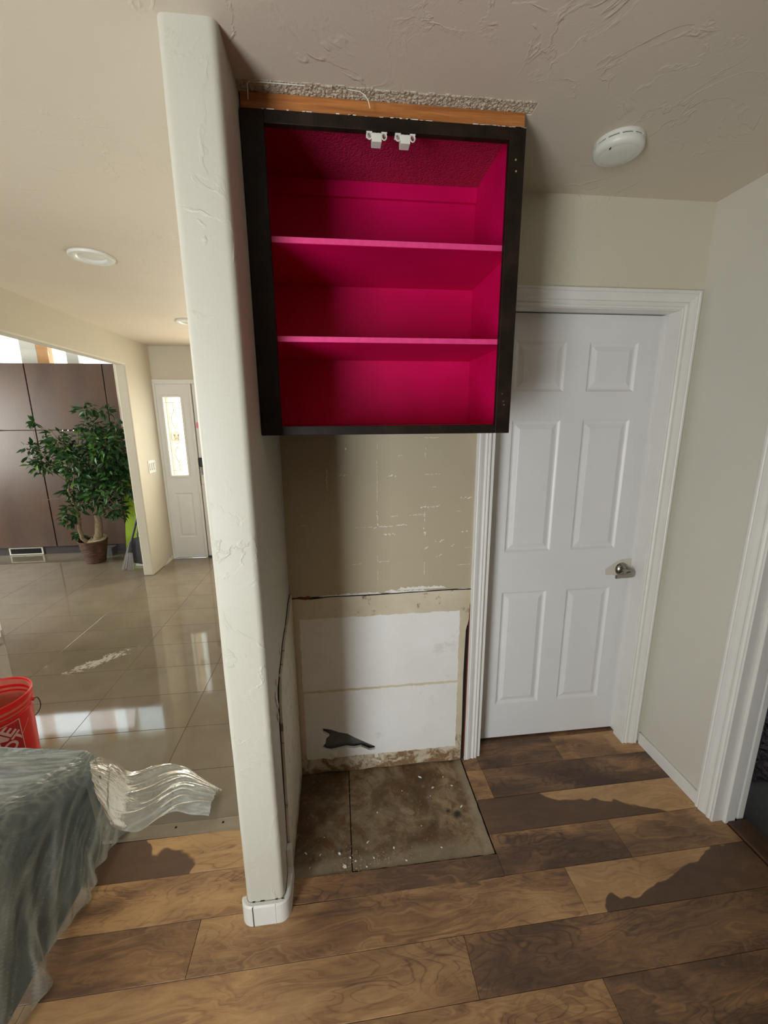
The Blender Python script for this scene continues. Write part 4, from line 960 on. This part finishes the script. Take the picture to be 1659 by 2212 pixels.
for x0, x1, lb in units:
    r, dl = wardrobe_unit(x0, x1, lb)
    if x1 == -3.525:
        MB().box(.27, .018, .004, .66, .034, .098).box(.29, .014, .02, .64, .019, .084, 1).build('vent_grille', [M['plastic'], M['black_cavity']], r)
        MB().tube([(.43, -.028, 1.533), (.47, -.028, 1.533)], .007, 8).build('door_knob', M['silver'], dl, smooth=True)
    if x1 == -2.69:
        for u in (.31, .37, .43, .50): MB().lathe([(.0001, .02), (.009, .018), (.011, .012), (.005, .006), (.005, 0)], 12, (u, -.003, 1.527), Rx).build('door_knob', M['silver'], dl, smooth=True)
    if x1 == -2.53: MB().tube([(.02, -.02, 1.53), (.07, -.02, 1.53)], .006, 8).build('door_knob', M['silver'], dl, smooth=True)
tag(box('storage_box', M['grey_box'], -2.93, 5.20, 0, -2.81, 5.33, .10, bevel=.004), 'small slate grey box on the floor right of the plant pot', 'box')

# ---- lime board
lb = tag(empty('painted_board', (-2.5, 5.18, 0)), 'lime green board painted with vines and flower cards, beside the tall cabinets', 'board')
MB().prism([(-.14, 0), (.37, 0), (.37, 1.12), (-.03, 1.12)], 0, .02).build('board', M['lime'], lb, bevel=.002)
for j, (vx, vz, s) in enumerate([(.03, .78, 1), (.05, .55, -1), (.03, .36, 1), (.14, .66, -1)]):
    MB().tube([(vx+.02*math.sin(k*.9)*s, -.003, vz-.018*k) for k in range(10)], .0025, 5).build('vine', M['vine'], lb, smooth=True)
MB().box(.0, -.002, .035, .2, 0, .045).build('vine', M['vine'], lb)
for cz in (.42, .17):
    cdp = MB().box(.055, -.006, cz, .19, 0, cz+.17).build('flower_card', M['beige_card'], lb)
    MB().box(.065, -.009, cz+.012, .18, -.005, cz+.158).build('card_face', M['card'], cdp)
    mb = MB()
    for k in range(6):
        a = k*math.pi/3; mb.lathe([(.0001, .002), (.016, .0015), (.018, 0)], 8, (.115+.022*math.cos(a), -.009, cz+.085+.026*math.sin(a)), Rx)
    mb.build('flower', M['petal'], cdp)
# ---- broom and dustpan
br = tag(empty('broom', (-2.36, 4.62, 0)), 'broom with black handle and grey bristles leaning by the white wall end', 'broom')
MB().tube([(.045, .05, .30), (.19, .30, .98)], [.012, .011], 10).build('handle', M['black'], br, smooth=True)
MB().tube([(.030, .02, .205), (.047, .052, .32)], [.034, .016], 12).build('ferrule', M['dust_black'], br, smooth=True)
mb = MB(); random.seed(8)
for k in range(90):
    u = random.uniform(-1, 1); w2 = random.uniform(-1, 1); mb.tube([(.030+.028*u, .02+.012*w2, .215), (.002+.062*u+random.uniform(-.006, .006), .0+.02*w2, random.uniform(.004, .02)+(.02*(1-abs(u)) if u < 0 else 0))], [.0022, .0018], 4)
mb.build('bristles', M['bristle'], br)['kind'] = 'stuff'
dp = tag(empty('dustpan', (-2.24, 4.74, 0)), 'upright black lobby dustpan standing behind the broom bristles', 'dustpan')
MB().add([(-.13, 0, .06), (.03, .02, .02), (.09, .03, .24), (.0, .05, .345), (-.10, .04, .33), (-.14, .02, .25), (-.13, -.02, .06), (.03, -.01, .02), (.08, -.0, .24), (.0, .02, .345), (-.10, .01, .33), (-.15, -.01, .25)],
         [(0, 1, 2, 3, 4, 5), (6, 7, 8, 9, 10, 11)]+[(i, (i+1) % 6, (i+1) % 6+6, i+6) for i in range(6)]).build('pan', M['dust_black'], dp, bevel=.004)
MB().tube([(-.05, .04, .34), (-.03, .10, .6)], .009, 8).build('handle', M['black'], dp, smooth=True)
ck = tag(empty('scrub_bottle', (-2.23, 4.80, 0)), 'small green bottle standing on a white tray behind the wall end', 'bottle')
MB().box(-.11, -.04, 0, .06, .04, .03).build('tray', M['plastic'], ck, bevel=.006)
MB().lathe([(.0001, .03), (.035, .03), (.037, .05), (.034, .09), (.018, .11), (.014, .13), (.0001, .132)], 16).build('bottle', M['greenbox'], ck, smooth=True)

# ---- white base cabinet end at the left edge
ic = tag(empty('base_cabinet', (-2.62, 3.215, 0)), 'white base cabinet end at the left edge beyond the bucket', 'cabinet')
MB().box(-.62, -.60, .055, 0, 0, .88).build('body', M['white'], ic, bevel=.003)
MB().box(-.62, -.58, 0, -.012, -.004, .055).build('foot', M['white'], ic, bevel=.003)
MB().box(-.64, -.62, .88, .0, .0, .915).build('worktop', M['plastic'], ic, bevel=.004)
MB().box(-.60, -.618, .09, -.02, -.60, .86).build('door', M['white'], ic, bevel=.003)

# ---- rug in the next room
mb = MB(); random.seed(4)
def rg(u, v):
    x = 1.80+u*1.3; y = 1.36+v*1.2; e = min(u, v, 1-u, 1-v)
    return (x+.012*random.uniform(-1, 1), y+.012*random.uniform(-1, 1), .002+(.03+.022*random.random())*min(1, e*30))
mb.grid(rg, 110, 100); tag(mb.build('shag_rug', M['shag']), 'dark purple-black shaggy rug in the room through the right opening', 'rug')

# ---- ficus in wicker pot
fc = tag(empty('potted_ficus', (-2.885, 4.985, 0)), 'leafy green artificial ficus tree in a brown wicker pot', 'plant')
OX, OY = -2.885, 4.985
MB().lathe([(.0001, .0), (.098, 0), (.104, .02), (.132, .18), (.146, .258), (.151, .268), (.146, .276), (.136, .268), (.130, .22), (.0001, .215)], 40).build('wicker_pot', M['wicker'], fc, smooth=True)
cl_ = MB()
def cloth(u, v):
    a = -2.2+u*4.2; R = .02+.118*v; return (R*math.cos(a)+.01, R*math.sin(a), .30+.045*math.sin(a+.6)*v+.018*mnoise.noise(Vector((u*9, v*4, 0)))-.035*v)
cl_.grid(cloth, 30, 8); cl_.build('burlap_cover', M['cloth'], fc, smooth=True)
def tr(pts, rad): return [((x-OX), (y-OY), z) for x, y, z in pts], rad
trk = MB()
trk.tube(*tr([(-2.86, 4.98, .22), (-2.80, 4.97, .34), (-2.775, 4.96, .50), (-2.79, 4.98, .70), (-2.73, 4.98, .92), (-2.64, 5.0, 1.18), (-2.60, 4.98, 1.40)], [.050, .042, .036, .026, .02, .014, .008]), 12); trk.build('trunk', M['bark'], fc, smooth=True)
trk = MB(); trk.tube(*tr([(-2.91, 4.95, .24), (-2.955, 4.92, .31), (-2.962, 4.90, .45), (-2.94, 4.9, .60), (-2.99, 4.88, .88), (-2.95, 4.88, 1.08), (-2.84, 4.9, 1.28), (-2.80, 4.92, 1.60)], [.028, .022, .018, .015, .012, .010, .007, .004]), 10)
trk.build('trunk', M['bark'], fc, smooth=True)
random.seed(15)
CLS = [(-2.632, 1.177, .226), (-2.476, 1.429, .165), (-2.468, .965, .165), (-2.63, .864, .188), (-2.895, 1.182, .165), (-2.98, 1.385, .132), (-3.065, 1.436, .103), (-3.024, 1.26, .141), (-3.285, 1.24, .085), (-3.238, 1.163, .094), (-3.309, 1.365, .05), (-3.243, 1.61, .03), (-2.711, 1.752, .09), (-2.5, 1.73, .06), (-2.612, .649, .132), (-2.535, .593, .085), (-2.944, .872, .132), (-2.95, .687, .103), (-3.035, .609, .08), (-3.021, .848, .085), (-3.024, .528, .06), (-2.713, 1.432, .188), (-2.74, .946, .188), (-2.377, .91, .066), (-3.03, .337, .042), (-2.714, 1.581, .09), (-2.40, 1.558, .09), (-2.366, 1.172, .094), (-2.575, 1.072, .188), (-2.792, .762, .122), (-3.163, 1.136, .06), (-2.363, .83, .038), (-2.50, 1.25, .16), (-2.60, 1.35, .16), (-2.82, 1.05, .15), (-2.30, 1.35, .10)]
bm_ = MB(); leaves = []
for cx, cz, R in CLS:
    cy = 4.93+random.uniform(-.08, .08)
    sx, sz = (-2.78, max(.55, cz-.3)) if cx > -2.85 else (-2.965, max(.5, cz-.25))
    bm_.tube(*tr([(sx, 4.93, sz), ((sx+cx)/2+random.uniform(-.03, .03), (4.93+cy)/2, (sz+cz)/2+.03), (cx, cy, cz)], [.007, .005, .0025]), 5)
    nl = int(14+R*R*3800)
    for _ in range(nl):
        while True:
            d = Vector([random.uniform(-1, 1) for _ in range(3)])
            if d.length < 1: break
        p = Vector((cx, cy, cz))+Vector((d.x*R, d.y*min(.22, R*1.2), d.z*R)); leaves.append((p, (p-Vector((cx, cy, cz))).normalized() if d.length else Vector((0, 0, 1))))
        if random.random() < .10: bm_.tube(*tr([(cx, cy, cz), tuple(p)], [.002, .0012]), 4)
bm_.tube(*tr([(-2.985, 4.9, .84), (-3.10, 4.9, .79), (-3.29, 4.88, .776)], [.006, .004, .002]), 5)
bm_.tube(*tr([(-2.99, 4.9, 1.12), (-3.15, 4.9, 1.18), (-3.24, 4.9, 1.33), (-3.25, 4.9, 1.60)], [.006, .004, .003, .002]), 5)
bm_.build('branches', M['bark'], fc, smooth=True)['kind'] = 'stuff'
def leafmesh():
    prof = [(0, .0015), (.012, .009), (.028, .0145), (.044, .0125), (.060, .006), (.074, .0005)]
    vs = []; 
    for x, w in prof: z = -.0035*(x/.03)**2*.6; vs += [(x, -w, z+w*.35), (x, 0, z), (x, w, z+w*.35)]
    fs = []
    for i in range(len(prof)-1):
        b = 3*i; fs += [(b, b+1, b+4, b+3), (b+1, b+2, b+5, b+4)]
    return vs, fs
LV, LF = leafmesh(); lme = bpy.data.meshes.new('leaf'); lme.from_pydata(LV, [], LF); lme.materials.append(M['leaf'])
for p in lme.polygons: p.use_smooth = True
def leaf_mat(p, n_):
    d = (n_*random.uniform(.2, 1)+Vector((random.uniform(-1, 1), random.uniform(-1, 1), random.uniform(-1.0, .35)))).normalized()
    q = d.to_track_quat('X', 'Z'); return Matrix.Translation(p-Vector((OX, OY, 0))) @ q.to_matrix().to_4x4() @ Matrix.Rotation(random.uniform(-1.2, 1.2), 4, 'X') @ Matrix.Scale(random.uniform(.8, 1.3), 4)
leaves.sort(key=lambda L: L[0].y)
rest = MB()
for i, (p, n_) in enumerate(leaves):
    p.x = min(p.x, -2.16); p.y = min(p.y, 5.07); Mx = leaf_mat(p, n_)
    if i < 300: o = bpy.data.objects.new('leaf', lme); link(o, fc); o.matrix_local = Mx
    else: rest.add([Mx @ Vector(v) for v in LV], LF)
rest.build('foliage', M['leaf'], fc, smooth=True, fix=False)['kind'] = 'stuff'
